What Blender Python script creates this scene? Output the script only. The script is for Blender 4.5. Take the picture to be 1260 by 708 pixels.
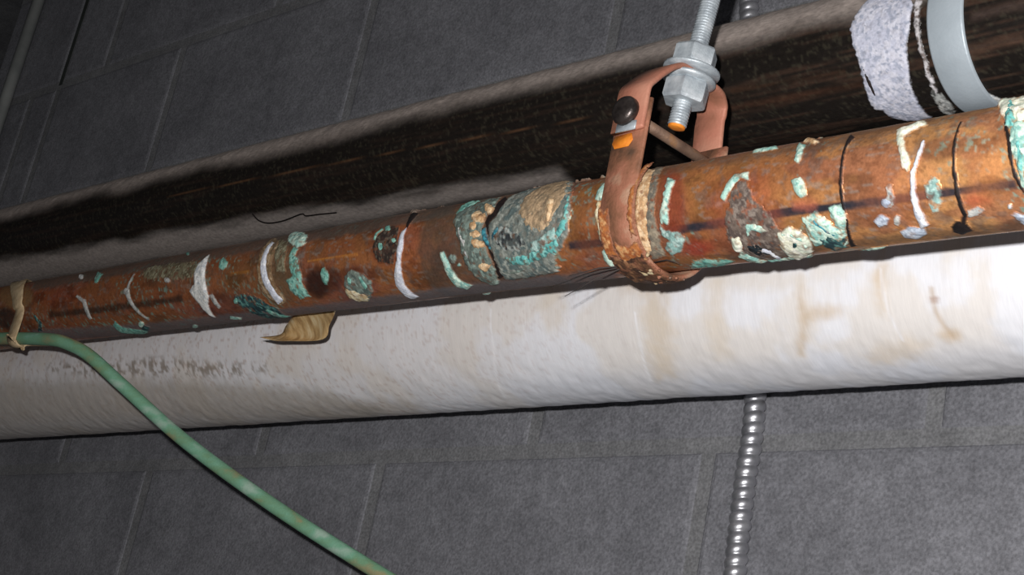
import bpy, math
import numpy as np
from mathutils import Matrix, Vector

for o in list(bpy.data.objects):
    bpy.data.objects.remove(o)
scene = bpy.context.scene
COL = scene.collection

# ------------------------------------------------------------------ camera, world, light
EYE = np.array([0.0, 0.0, 1.6])          # the photographer's eye, 1.6 m above the floor; the wall is 1 m away in +Y
RIGHT = np.array([0.71730547, 0.66947291, 0.19307739])
UP = np.array([0.09508407, -0.36857008, 0.92472435])
FWD = np.array([-0.69024045, 0.64495125, 0.32803355])
cam_d = bpy.data.cameras.new('camera')
cam_d.sensor_width = 36.0
cam_d.lens = 2003.18 / 1260.0 * 36.0
cam_d.clip_start = 0.02
cam = bpy.data.objects.new('camera', cam_d)
COL.objects.link(cam)
m = Matrix.Identity(4)
for i in range(3):
    m[i][0], m[i][1], m[i][2], m[i][3] = RIGHT[i], UP[i], -FWD[i], EYE[i]
cam.matrix_world = m
scene.camera = cam

w = bpy.data.worlds.new('dim_room')
scene.world = w
w.use_nodes = True
w.node_tree.nodes['Background'].inputs[0].default_value = (0.75, 0.85, 1.0, 1)
w.node_tree.nodes['Background'].inputs[1].default_value = 0.02

flash_d = bpy.data.lights.new('camera_flash', 'POINT')     # the camera's own flash, above and left of the lens
flash_d.energy = 62.0
flash_d.shadow_soft_size = 0.008
flash_d.color = (1.0, 0.985, 0.99)
flash = bpy.data.objects.new('camera_flash', flash_d)
COL.objects.link(flash)
flash.location = Vector(EYE + RIGHT * -0.030 + UP * 0.047)

scene.view_settings.view_transform = 'Standard'
scene.view_settings.look = 'None'
scene.view_settings.gamma = 1.0
scene.view_settings.exposure = 0.0
scene.view_settings.use_curve_mapping = False

# ------------------------------------------------------------------ helpers
def lin(c):
    c = np.asarray(c, float) / 255.0
    return np.where(c <= 0.04045, c / 12.92, ((c + 0.055) / 1.055) ** 2.4)

def _hash(ix, iy, iz, seed):
    n = (ix * 73856093) ^ (iy * 19349663) ^ (iz * 83492791) ^ (seed * 2654435761)
    n = n & 0xffffffff
    n = ((n ^ (n >> 15)) * 2246822519) & 0xffffffff
    n = ((n ^ (n >> 13)) * 3266489917) & 0xffffffff
    n = n ^ (n >> 16)
    return n.astype(np.float64) / 4294967295.0

def vnoise(x, y, z=None, seed=0):
    """smooth value noise, 0..1"""
    if z is None:
        z = np.zeros_like(x)
    ix, iy, iz = np.floor(x).astype(np.int64), np.floor(y).astype(np.int64), np.floor(z).astype(np.int64)
    fx, fy, fz = x - ix, y - iy, z - iz
    fx, fy, fz = fx * fx * (3 - 2 * fx), fy * fy * (3 - 2 * fy), fz * fz * (3 - 2 * fz)
    out = 0
    for a in (0, 1):
        for b in (0, 1):
            for c in (0, 1):
                wgt = (fx if a else 1 - fx) * (fy if b else 1 - fy) * (fz if c else 1 - fz)
                out = out + wgt * _hash(ix + a, iy + b, iz + c, seed)
    return out

def fbm(x, y, z=None, seed=0, oct=4):
    s, t, amp = 0.0, 0.0, 1.0
    for k in range(oct):
        q = 2.0 ** k
        s = s + amp * vnoise(x * q + 7.3 * k, y * q + 3.1 * k, None if z is None else z * q, seed + k)
        t += amp
        amp *= 0.5
    return s / t

def smooth(a, b, x):
    t = np.clip((x - a) / (b - a), 0, 1)
    return t * t * (3 - 2 * t)

def sdf_poly(px, py, poly):
    """signed distance, positive inside"""
    P = np.stack([px, py], -1)
    poly = np.asarray(poly, float)
    d2 = np.full(px.shape, 1e18)
    inside = np.zeros(px.shape, bool)
    n = len(poly)
    for i in range(n):
        a, b = poly[i], poly[(i + 1) % n]
        e = b - a
        wv = P - a
        t = np.clip((wv @ e) / max(e @ e, 1e-18), 0, 1)
        q = wv - t[..., None] * e
        d2 = np.minimum(d2, (q * q).sum(-1))
        cond = (a[1] > P[..., 1]) != (b[1] > P[..., 1])
        if abs(b[1] - a[1]) > 1e-12:
            xi = a[0] + (P[..., 1] - a[1]) / (b[1] - a[1]) * (b[0] - a[0])
            inside ^= cond & (P[..., 0] < xi)
    return np.where(inside, 1, -1) * np.sqrt(d2)

ORIGIN = {}
def link(o, origin, parent=None):
    COL.objects.link(o)
    ORIGIN[o.name] = np.array(origin, float)
    if parent is not None:
        o.parent = parent
        o.location = Vector(ORIGIN[o.name] - ORIGIN[parent.name])
    else:
        o.location = Vector(origin)
    return o

def tag(o, label, cat, group=None):
    o['label'] = label
    o['category'] = cat
    if group:
        o['group'] = group
    return o

def thing(name, base, label, cat, group=None):
    o = bpy.data.objects.new(name, None)
    o.empty_display_size = 0.05
    link(o, np.array(base, float) + EYE * 1.0)
    return tag(o, label, cat, group)

def mesh_obj(name, verts, faces, mat, parent=None, cols=None, rough=None, metal=None, flat=False, extra_eye=True):
    """verts in the eye frame (eye at 0,0,0) unless extra_eye is False"""
    v = np.asarray(verts, float)
    if extra_eye:
        v = v + EYE
    lo, hi = v.min(0), v.max(0)
    org = np.array([(lo[0] + hi[0]) / 2, (lo[1] + hi[1]) / 2, lo[2]])
    me = bpy.data.meshes.new(name)
    if isinstance(faces, np.ndarray) and faces.ndim == 2:
        nf, k = faces.shape
        me.vertices.add(len(v))
        me.vertices.foreach_set('co', (v - org).astype(np.float32).ravel())
        me.loops.add(nf * k)
        me.loops.foreach_set('vertex_index', faces.astype(np.int32).ravel())
        me.polygons.add(nf)
        me.polygons.foreach_set('loop_start', (np.arange(nf) * k).astype(np.int32))
        me.polygons.foreach_set('loop_total', np.full(nf, k, np.int32))
        me.update(calc_edges=True)
    else:
        me.from_pydata([tuple(q) for q in (v - org)], [], [tuple(f) for f in faces])
    me.validate()
    me.polygons.foreach_set('use_smooth', np.full(len(me.polygons), not flat))
    if cols is not None:
        at = me.attributes.new('Col', 'FLOAT_COLOR', 'POINT')
        c4 = np.ones((len(v), 4), np.float32)
        c4[:, :3] = cols
        at.data.foreach_set('color', c4.ravel())
    if rough is not None:
        at = me.attributes.new('Rough', 'FLOAT', 'POINT')
        at.data.foreach_set('value', np.asarray(rough, np.float32))
    if metal is not None:
        at = me.attributes.new('Metal', 'FLOAT', 'POINT')
        at.data.foreach_set('value', np.asarray(metal, np.float32))
    me.materials.append(mat)
    return link(bpy.data.objects.new(name, me), org, parent)

def grid_faces(nu, nv, wrap_v=False):
    u = np.arange(nu - 1)
    v = np.arange(nv if wrap_v else nv - 1)
    U, V = np.meshgrid(u, v, indexing='ij')
    a = U * nv + V
    b = U * nv + (V + 1) % nv
    c = (U + 1) * nv + (V + 1) % nv
    d = (U + 1) * nv + V
    return np.stack([a, b, c, d], -1).reshape(-1, 4)

def frames(path):
    path = np.asarray(path, float)
    t = np.gradient(path, axis=0)
    t /= np.linalg.norm(t, axis=1)[:, None]
    n = np.cross(t[0], [0.31, 0.2, 0.93])
    n /= np.linalg.norm(n)
    N = []
    for k in range(len(t)):
        n = n - (n @ t[k]) * t[k]
        n /= np.linalg.norm(n)
        N.append(n)
    N = np.array(N)
    return path, t, N, np.cross(t, N)

def sweep(path, rad, segs=16, cap=True):
    """tube along path; rad is a number, an array per ring, or an array rings x segs"""
    P, t, N, Bn = frames(path)
    n = len(P)
    rad = np.broadcast_to(np.asarray(rad, float).reshape(-1, 1) if np.ndim(rad) == 1 else rad, (n, segs))
    a = np.linspace(0, 2 * math.pi, segs, endpoint=False)
    v = P[:, None, :] + rad[..., None] * (np.cos(a)[None, :, None] * N[:, None, :] + np.sin(a)[None, :, None] * Bn[:, None, :])
    f = [tuple(q) for q in grid_faces(n, segs, True)]
    if cap:
        f.append(tuple(range(segs))[::-1])
        f.append(tuple((n - 1) * segs + k for k in range(segs)))
    return v.reshape(-1, 3), f

def spline(pts, n):
    """Catmull-Rom through the points"""
    p = np.asarray(pts, float)
    p = np.vstack([2 * p[0] - p[1], p, 2 * p[-1] - p[-2]])
    out = []
    m_ = len(p) - 3
    for q in np.linspace(0, m_ - 1e-9, n):
        i = int(q)
        t = q - i
        a, b, c, d = p[i:i + 4]
        out.append(0.5 * (2 * b + (c - a) * t + (2 * a - 5 * b + 4 * c - d) * t * t + (3 * b - a - 3 * c + d) * t ** 3))
    return np.array(out)

def lathe(base, axis, prof, segs=24, hexa=False):
    """prof: list of (radius, height along axis)"""
    axis = np.asarray(axis, float) / np.linalg.norm(axis)
    n = np.cross(axis, [0.83, 0.5, 0.2]); n /= np.linalg.norm(n)
    b = np.cross(axis, n)
    a = np.linspace(0, 2 * math.pi, segs, endpoint=False)
    pr = np.asarray(prof, float)
    v = np.asarray(base)[None, None] + pr[:, None, 1:2] * axis + pr[:, None, 0:1] * (np.cos(a)[None, :, None] * n + np.sin(a)[None, :, None] * b)
    f = [tuple(q)[::-1] for q in grid_faces(len(pr), segs, True)]
    f.append(tuple(range(segs)))
    f.append(tuple((len(pr) - 1) * segs + k for k in range(segs))[::-1])
    return v.reshape(-1, 3), f

def merge(*parts):
    V, F, o = [], [], 0
    for v, f in parts:
        V.append(v)
        F += [tuple(int(i) + o for i in q) for q in f]
        o += len(v)
    return np.vstack(V), F

def strap(path, width_dir, width, thick, bulge=0.0):
    """flat bar bent along path: rectangular section, width along width_dir"""
    path = np.asarray(path, float)
    t = np.gradient(path, axis=0); t /= np.linalg.norm(t, axis=1)[:, None]
    wd = np.broadcast_to(np.asarray(width_dir, float), path.shape)
    wd = wd - (wd * t).sum(1)[:, None] * t
    wd = wd / np.linalg.norm(wd, axis=1)[:, None]
    nn = np.cross(t, wd)
    wv = np.broadcast_to(np.asarray(width, float), (len(path),))[:, None] / 2
    ring = []
    c = thick * 0.3
    for (sw, sn) in ((-1, -1), (1, -1), (1, 1), (-1, 1)):
        pass
    offs = [(-1, -.5, 1, 0), (-1, -.5, 0, 1)]
    pts = [(-1, 0, -1, c), (-1, c, -1, 0), (1, -c, -1, 0), (1, 0, -1, c), (1, 0, 1, -c), (1, -c, 1, 0), (-1, c, 1, 0), (-1, 0, 1, -c)]
    v = np.stack([path + wd * (a * wv + b) + nn * (e * thick / 2 + g) for a, b, e, g in pts], 1)
    f = [tuple(q) for q in grid_faces(len(path), 8, True)]
    f.append(tuple(range(8))[::-1]); f.append(tuple((len(path) - 1) * 8 + k for k in range(8)))
    return v.reshape(-1, 3), f

def box(lo, hi, bevel=0.0):
    lo, hi = np.asarray(lo, float), np.asarray(hi, float)
    v = np.array([[(lo, hi)[i][0], (lo, hi)[j][1], (lo, hi)[k][2]] for i in (0, 1) for j in (0, 1) for k in (0, 1)])
    return v, [(0, 1, 3, 2), (4, 6, 7, 5), (0, 4, 5, 1), (2, 3, 7, 6), (0, 2, 6, 4), (1, 5, 7, 3)]

# ------------------------------------------------------------------ materials
def new_mat(name):
    mt = bpy.data.materials.new(name)
    mt.use_nodes = True
    return mt, mt.node_tree.nodes, mt.node_tree.links, mt.node_tree.nodes['Principled BSDF']

def attr_mat(name, rough=0.8, use_metal=False, metal=0.0, bump=0.0, bscale=600.0, spec=0.4, use_rough=False, vary=0.0, stretch=None):
    mt, N, L, P = new_mat(name)
    a = N.new('ShaderNodeAttribute'); a.attribute_name = 'Col'
    tc = N.new('ShaderNodeTexCoord')
    src = tc.outputs['Object']
    if stretch:
        mp = N.new('ShaderNodeMapping'); mp.inputs['Scale'].default_value = stretch
        L.new(src, mp.inputs['Vector']); src = mp.outputs['Vector']
    nz = N.new('ShaderNodeTexNoise'); nz.inputs['Scale'].default_value = bscale; nz.inputs['Detail'].default_value = 4
    L.new(src, nz.inputs['Vector'])
    if vary:
        mx = N.new('ShaderNodeMix'); mx.data_type = 'RGBA'; mx.blend_type = 'MULTIPLY'
        mx.inputs['Factor'].default_value = 1.0
        mr = N.new('ShaderNodeMapRange')
        mr.inputs['From Min'].default_value = 0.3; mr.inputs['From Max'].default_value = 0.7
        mr.inputs['To Min'].default_value = 1 - vary; mr.inputs['To Max'].default_value = 1 + vary
        L.new(nz.outputs['Fac'], mr.inputs['Value'])
        L.new(a.outputs['Color'], mx.inputs['A']); L.new(mr.outputs['Result'], mx.inputs['B'])
        L.new(mx.outputs['Result'], P.inputs['Base Color'])
    else:
        L.new(a.outputs['Color'], P.inputs['Base Color'])
    if use_rough:
        r = N.new('ShaderNodeAttribute'); r.attribute_name = 'Rough'
        L.new(r.outputs['Fac'], P.inputs['Roughness'])
    else:
        P.inputs['Roughness'].default_value = rough
    P.inputs['Metallic'].default_value = metal
    if use_metal:
        ma = N.new('ShaderNodeAttribute'); ma.attribute_name = 'Metal'
        L.new(ma.outputs['Fac'], P.inputs['Metallic'])
    P.inputs['Specular IOR Level'].default_value = spec
    if bump:
        b = N.new('ShaderNodeBump'); b.inputs['Strength'].default_value = bump; b.inputs['Distance'].default_value = 0.001
        L.new(nz.outputs['Fac'], b.inputs['Height']); L.new(b.outputs['Normal'], P.inputs['Normal'])
    return mt

def noise_mat(name, stops, scale=40.0, rough=0.6, metal=0.0, bump=0.3, bscale=400.0, spec=0.5, detail=6, stretch=None, distort=0.0, bdist=0.001):
    """colour ramp over noise in object space; stops: (pos, sRGB)"""
    mt, N, L, P = new_mat(name)
    tc = N.new('ShaderNodeTexCoord')
    mp = N.new('ShaderNodeMapping')
    if stretch:
        mp.inputs['Scale'].default_value = stretch
    L.new(tc.outputs['Object'], mp.inputs['Vector'])
    nz = N.new('ShaderNodeTexNoise'); nz.inputs['Scale'].default_value = scale; nz.inputs['Detail'].default_value = detail
    nz.inputs['Distortion'].default_value = distort
    L.new(mp.outputs['Vector'], nz.inputs['Vector'])
    cr = N.new('ShaderNodeValToRGB')
    el = cr.color_ramp.elements
    while len(el) < len(stops):
        el.new(0.5)
    for e, (pos, c) in zip(el, stops):
        e.position = pos
        e.color = (*lin(c), 1)
    L.new(nz.outputs['Fac'], cr.inputs['Fac']); L.new(cr.outputs['Color'], P.inputs['Base Color'])
    n2 = N.new('ShaderNodeTexNoise'); n2.inputs['Scale'].default_value = bscale; n2.inputs['Detail'].default_value = 3
    L.new(tc.outputs['Object'], n2.inputs['Vector'])
    b = N.new('ShaderNodeBump'); b.inputs['Strength'].default_value = bump; b.inputs['Distance'].default_value = bdist
    L.new(n2.outputs['Fac'], b.inputs['Height']); L.new(b.outputs['Normal'], P.inputs['Normal'])
    P.inputs['Roughness'].default_value = rough
    P.inputs['Metallic'].default_value = metal
    P.inputs['Specular IOR Level'].default_value = spec
    return mt

def wall_mat(name, cols, bump):
    """painted concrete: slow tone drift plus fine open grain"""
    mt, N, L, P = new_mat(name)
    geo = N.new('ShaderNodeNewGeometry')
    n1 = N.new('ShaderNodeTexNoise'); n1.inputs['Scale'].default_value = 9; n1.inputs['Detail'].default_value = 5
    n2 = N.new('ShaderNodeTexNoise'); n2.inputs['Scale'].default_value = 430; n2.inputs['Detail'].default_value = 3
    n3 = N.new('ShaderNodeTexNoise'); n3.inputs['Scale'].default_value = 60; n3.inputs['Detail'].default_value = 6
    for n_ in (n1, n2, n3):
        L.new(geo.outputs['Position'], n_.inputs['Vector'])
    cr = N.new('ShaderNodeValToRGB')
    cr.color_ramp.elements[0].position = 0.32; cr.color_ramp.elements[0].color = (*lin(cols[0]), 1)
    cr.color_ramp.elements[1].position = 0.7; cr.color_ramp.elements[1].color = (*lin(cols[1]), 1)
    L.new(n1.outputs['Fac'], cr.inputs['Fac'])
    last = cr.outputs['Color']
    for src, lo, hi in ((n2, 0.72, 1.28), (n3, 0.86, 1.14)):
        mr = N.new('ShaderNodeMapRange')
        mr.inputs['From Min'].default_value = 0.3; mr.inputs['From Max'].default_value = 0.7
        mr.inputs['To Min'].default_value = lo; mr.inputs['To Max'].default_value = hi
        L.new(src.outputs['Fac'], mr.inputs['Value'])
        mx = N.new('ShaderNodeMix'); mx.data_type = 'RGBA'; mx.blend_type = 'MULTIPLY'; mx.inputs['Factor'].default_value = 1
        L.new(last, mx.inputs['A']); L.new(mr.outputs['Result'], mx.inputs['B'])
        last = mx.outputs['Result']
    L.new(last, P.inputs['Base Color'])
    b = N.new('ShaderNodeBump'); b.inputs['Strength'].default_value = bump; b.inputs['Distance'].default_value = 0.001
    L.new(n2.outputs['Fac'], b.inputs['Height']); L.new(b.outputs['Normal'], P.inputs['Normal'])
    P.inputs['Roughness'].default_value = 0.75
    P.inputs['Specular IOR Level'].default_value = 0.3
    return mt

M_BLOCK = wall_mat('painted_block', ((105, 105, 109), (123, 123, 127)), 0.45)
M_MORTAR = wall_mat('painted_mortar', ((107, 107, 108), (122, 122, 123)), 0.35)
M_DARKJOINT = wall_mat('dark_sealant', ((40, 44, 42), (60, 64, 60)), 0.3)
M_CEIL = wall_mat('dark_concrete', ((90, 90, 92), (115, 115, 116)), 0.4)
M_DEPOSIT = attr_mat('mineral_crust', use_rough=True, use_metal=True, bump=0.22, bscale=800, spec=0.35, vary=0.2)
M_SMEAR = attr_mat('dried_smear', use_rough=True, use_metal=True, bump=0.2, bscale=600, spec=0.35, vary=0.12)
M_COPPER = attr_mat('tarnished_copper', use_metal=True, bump=0.12, bscale=500, use_rough=True, vary=0.18, spec=0.4)
M_JACKET = attr_mat('painted_canvas', rough=0.85, bump=0.08, bscale=260, spec=0.25, vary=0.04, stretch=(3.0, 0.35, 0.35))
M_BLACK = attr_mat('black_enamel', metal=0.0, bump=0.25, bscale=420, use_rough=True, vary=0.2, spec=0.35, stretch=(0.5, 1, 1))
M_STRAP = noise_mat('copper_plated_strap', ((0.3, (128, 88, 66)), (0.5, (178, 116, 94)), (0.72, (192, 138, 114))), scale=26, rough=0.6, metal=0.1, bump=0.35)
M_STRAP_OLD = noise_mat('stained_copper_strap', ((0.36, (88, 64, 48)), (0.47, (134, 90, 66)), (0.58, (164, 108, 84)), (0.68, (178, 142, 116))), scale=38, rough=0.65, metal=0.1, bump=0.5)
M_GALV = noise_mat('galvanised_steel', ((0.3, (148, 156, 162)), (0.55, (182, 190, 194)), (0.75, (208, 213, 216))), scale=120, rough=0.5, metal=0.35, bump=0.4)
M_BAND = noise_mat('grey_coated_band', ((0.3, (158, 168, 174)), (0.7, (180, 190, 196))), scale=30, rough=0.45, metal=0.15, bump=0.15)
M_ORANGE = noise_mat('orange_paint', ((0.3, (200, 105, 20)), (0.7, (235, 145, 40))), scale=160, rough=0.7, bump=0.3)
M_RUSTY = noise_mat('rusty_steel', ((0.3, (88, 66, 54)), (0.6, (130, 104, 86)), (0.75, (170, 120, 70))), scale=60, rough=0.6, metal=0.3, bump=0.5)
M_BOLT = noise_mat('dark_bolt', ((0.3, (50, 44, 42)), (0.7, (92, 84, 80))), scale=150, rough=0.35, metal=0.7, bump=0.3)
M_ARMOUR = noise_mat('bright_armour', ((0.3, (165, 165, 170)), (0.7, (205, 205, 208))), scale=80, rough=0.4, metal=0.85, bump=0.1)
M_EMT = noise_mat('dull_conduit', ((0.3, (145, 148, 145)), (0.7, (172, 174, 170))), scale=30, rough=0.5, metal=0.3, bump=0.1)
M_GREEN = noise_mat('green_patina', ((0.33, (140, 136, 100)), (0.43, (108, 146, 112)), (0.56, (112, 160, 132)), (0.68, (150, 176, 158))), scale=60, rough=0.7, bump=0.3, stretch=(0.35, 1, 1), detail=8)
M_TAPE = noise_mat('tan_tape', ((0.3, (165, 140, 105)), (0.7, (205, 182, 145))), scale=90, rough=0.8, bump=0.6)
M_BRASS = noise_mat('stained_brass', ((0.3, (140, 106, 66)), (0.5, (200, 168, 118)), (0.7, (226, 205, 162))), scale=70, rough=0.5, metal=0.3, bump=0.4, stretch=(2.5, 1, 0.6))
M_FIBRE = noise_mat('dark_fibre', ((0.3, (45, 40, 38)), (0.7, (70, 62, 58))), rough=0.8)

PAL = {
 'white': [(208, 208, 202), (228, 228, 224), (185, 190, 192)], 'whites': [(190, 186, 186), (214, 210, 212), (120, 110, 106)],
 'lav': [(206, 209, 218), (190, 194, 203), (228, 229, 231)], 'lavs': [(190, 192, 206), (208, 208, 218), (164, 169, 184)],
 'blueg': [(170, 180, 194), (190, 198, 208), (150, 158, 172)], 'grayw': [(168, 170, 166), (190, 190, 184), (138, 140, 138)],
 'teal': [(112, 172, 156), (146, 196, 180), (86, 136, 126)], 'pteal': [(166, 204, 190), (202, 222, 204), (126, 174, 164)],
 'dteal': [(44, 76, 78), (32, 54, 58), (92, 140, 132)], 'turq': [(98, 172, 166), (138, 200, 190), (70, 124, 122)],
 'turqd': [(40, 104, 118), (62, 138, 150), (30, 66, 78)], 'tealgray': [(140, 176, 168), (112, 138, 132), (172, 196, 188)],
 'cream': [(222, 212, 174), (204, 190, 150), (230, 225, 200)], 'creamw': [(222, 220, 196), (204, 212, 192), (236, 234, 218)],
 'creamy': [(205, 190, 152), (182, 160, 122), (222, 212, 182)], 'creamtan': [(212, 178, 136), (190, 152, 110), (224, 198, 160)],
 'tand': [(162, 138, 108), (140, 122, 98), (188, 160, 126)], 'tanb': [(140, 112, 82), (112, 92, 66), (172, 150, 120)],
 'gray': [(128, 118, 102), (104, 100, 90), (150, 138, 118)], 'grayteal': [(112, 122, 112), (86, 98, 92), (132, 150, 140)],
 'grayd': [(116, 120, 112), (86, 100, 98), (150, 154, 144)], 'speck': [(72, 78, 76), (150, 156, 150), (42, 46, 48)],
 'olive': [(116, 108, 84), (90, 80, 60), (140, 136, 112)], 'graybrown': [(108, 94, 84), (84, 72, 66), (132, 120, 110)],
 'dust': [(150, 132, 118), (130, 116, 104), (172, 152, 136)], 'darkb': [(62, 46, 38), (44, 36, 32), (92, 82, 70)],
 'rustd': [(92, 62, 42), (62, 42, 32), (140, 100, 70)], 'rusto': [(176, 108, 58), (150, 84, 44), (200, 150, 100)],
 'black': [(24, 16, 15), (34, 22, 20), (18, 13, 13)], 'blackt': [(22, 30, 34), (36, 46, 50), (18, 18, 20)],
}

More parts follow.
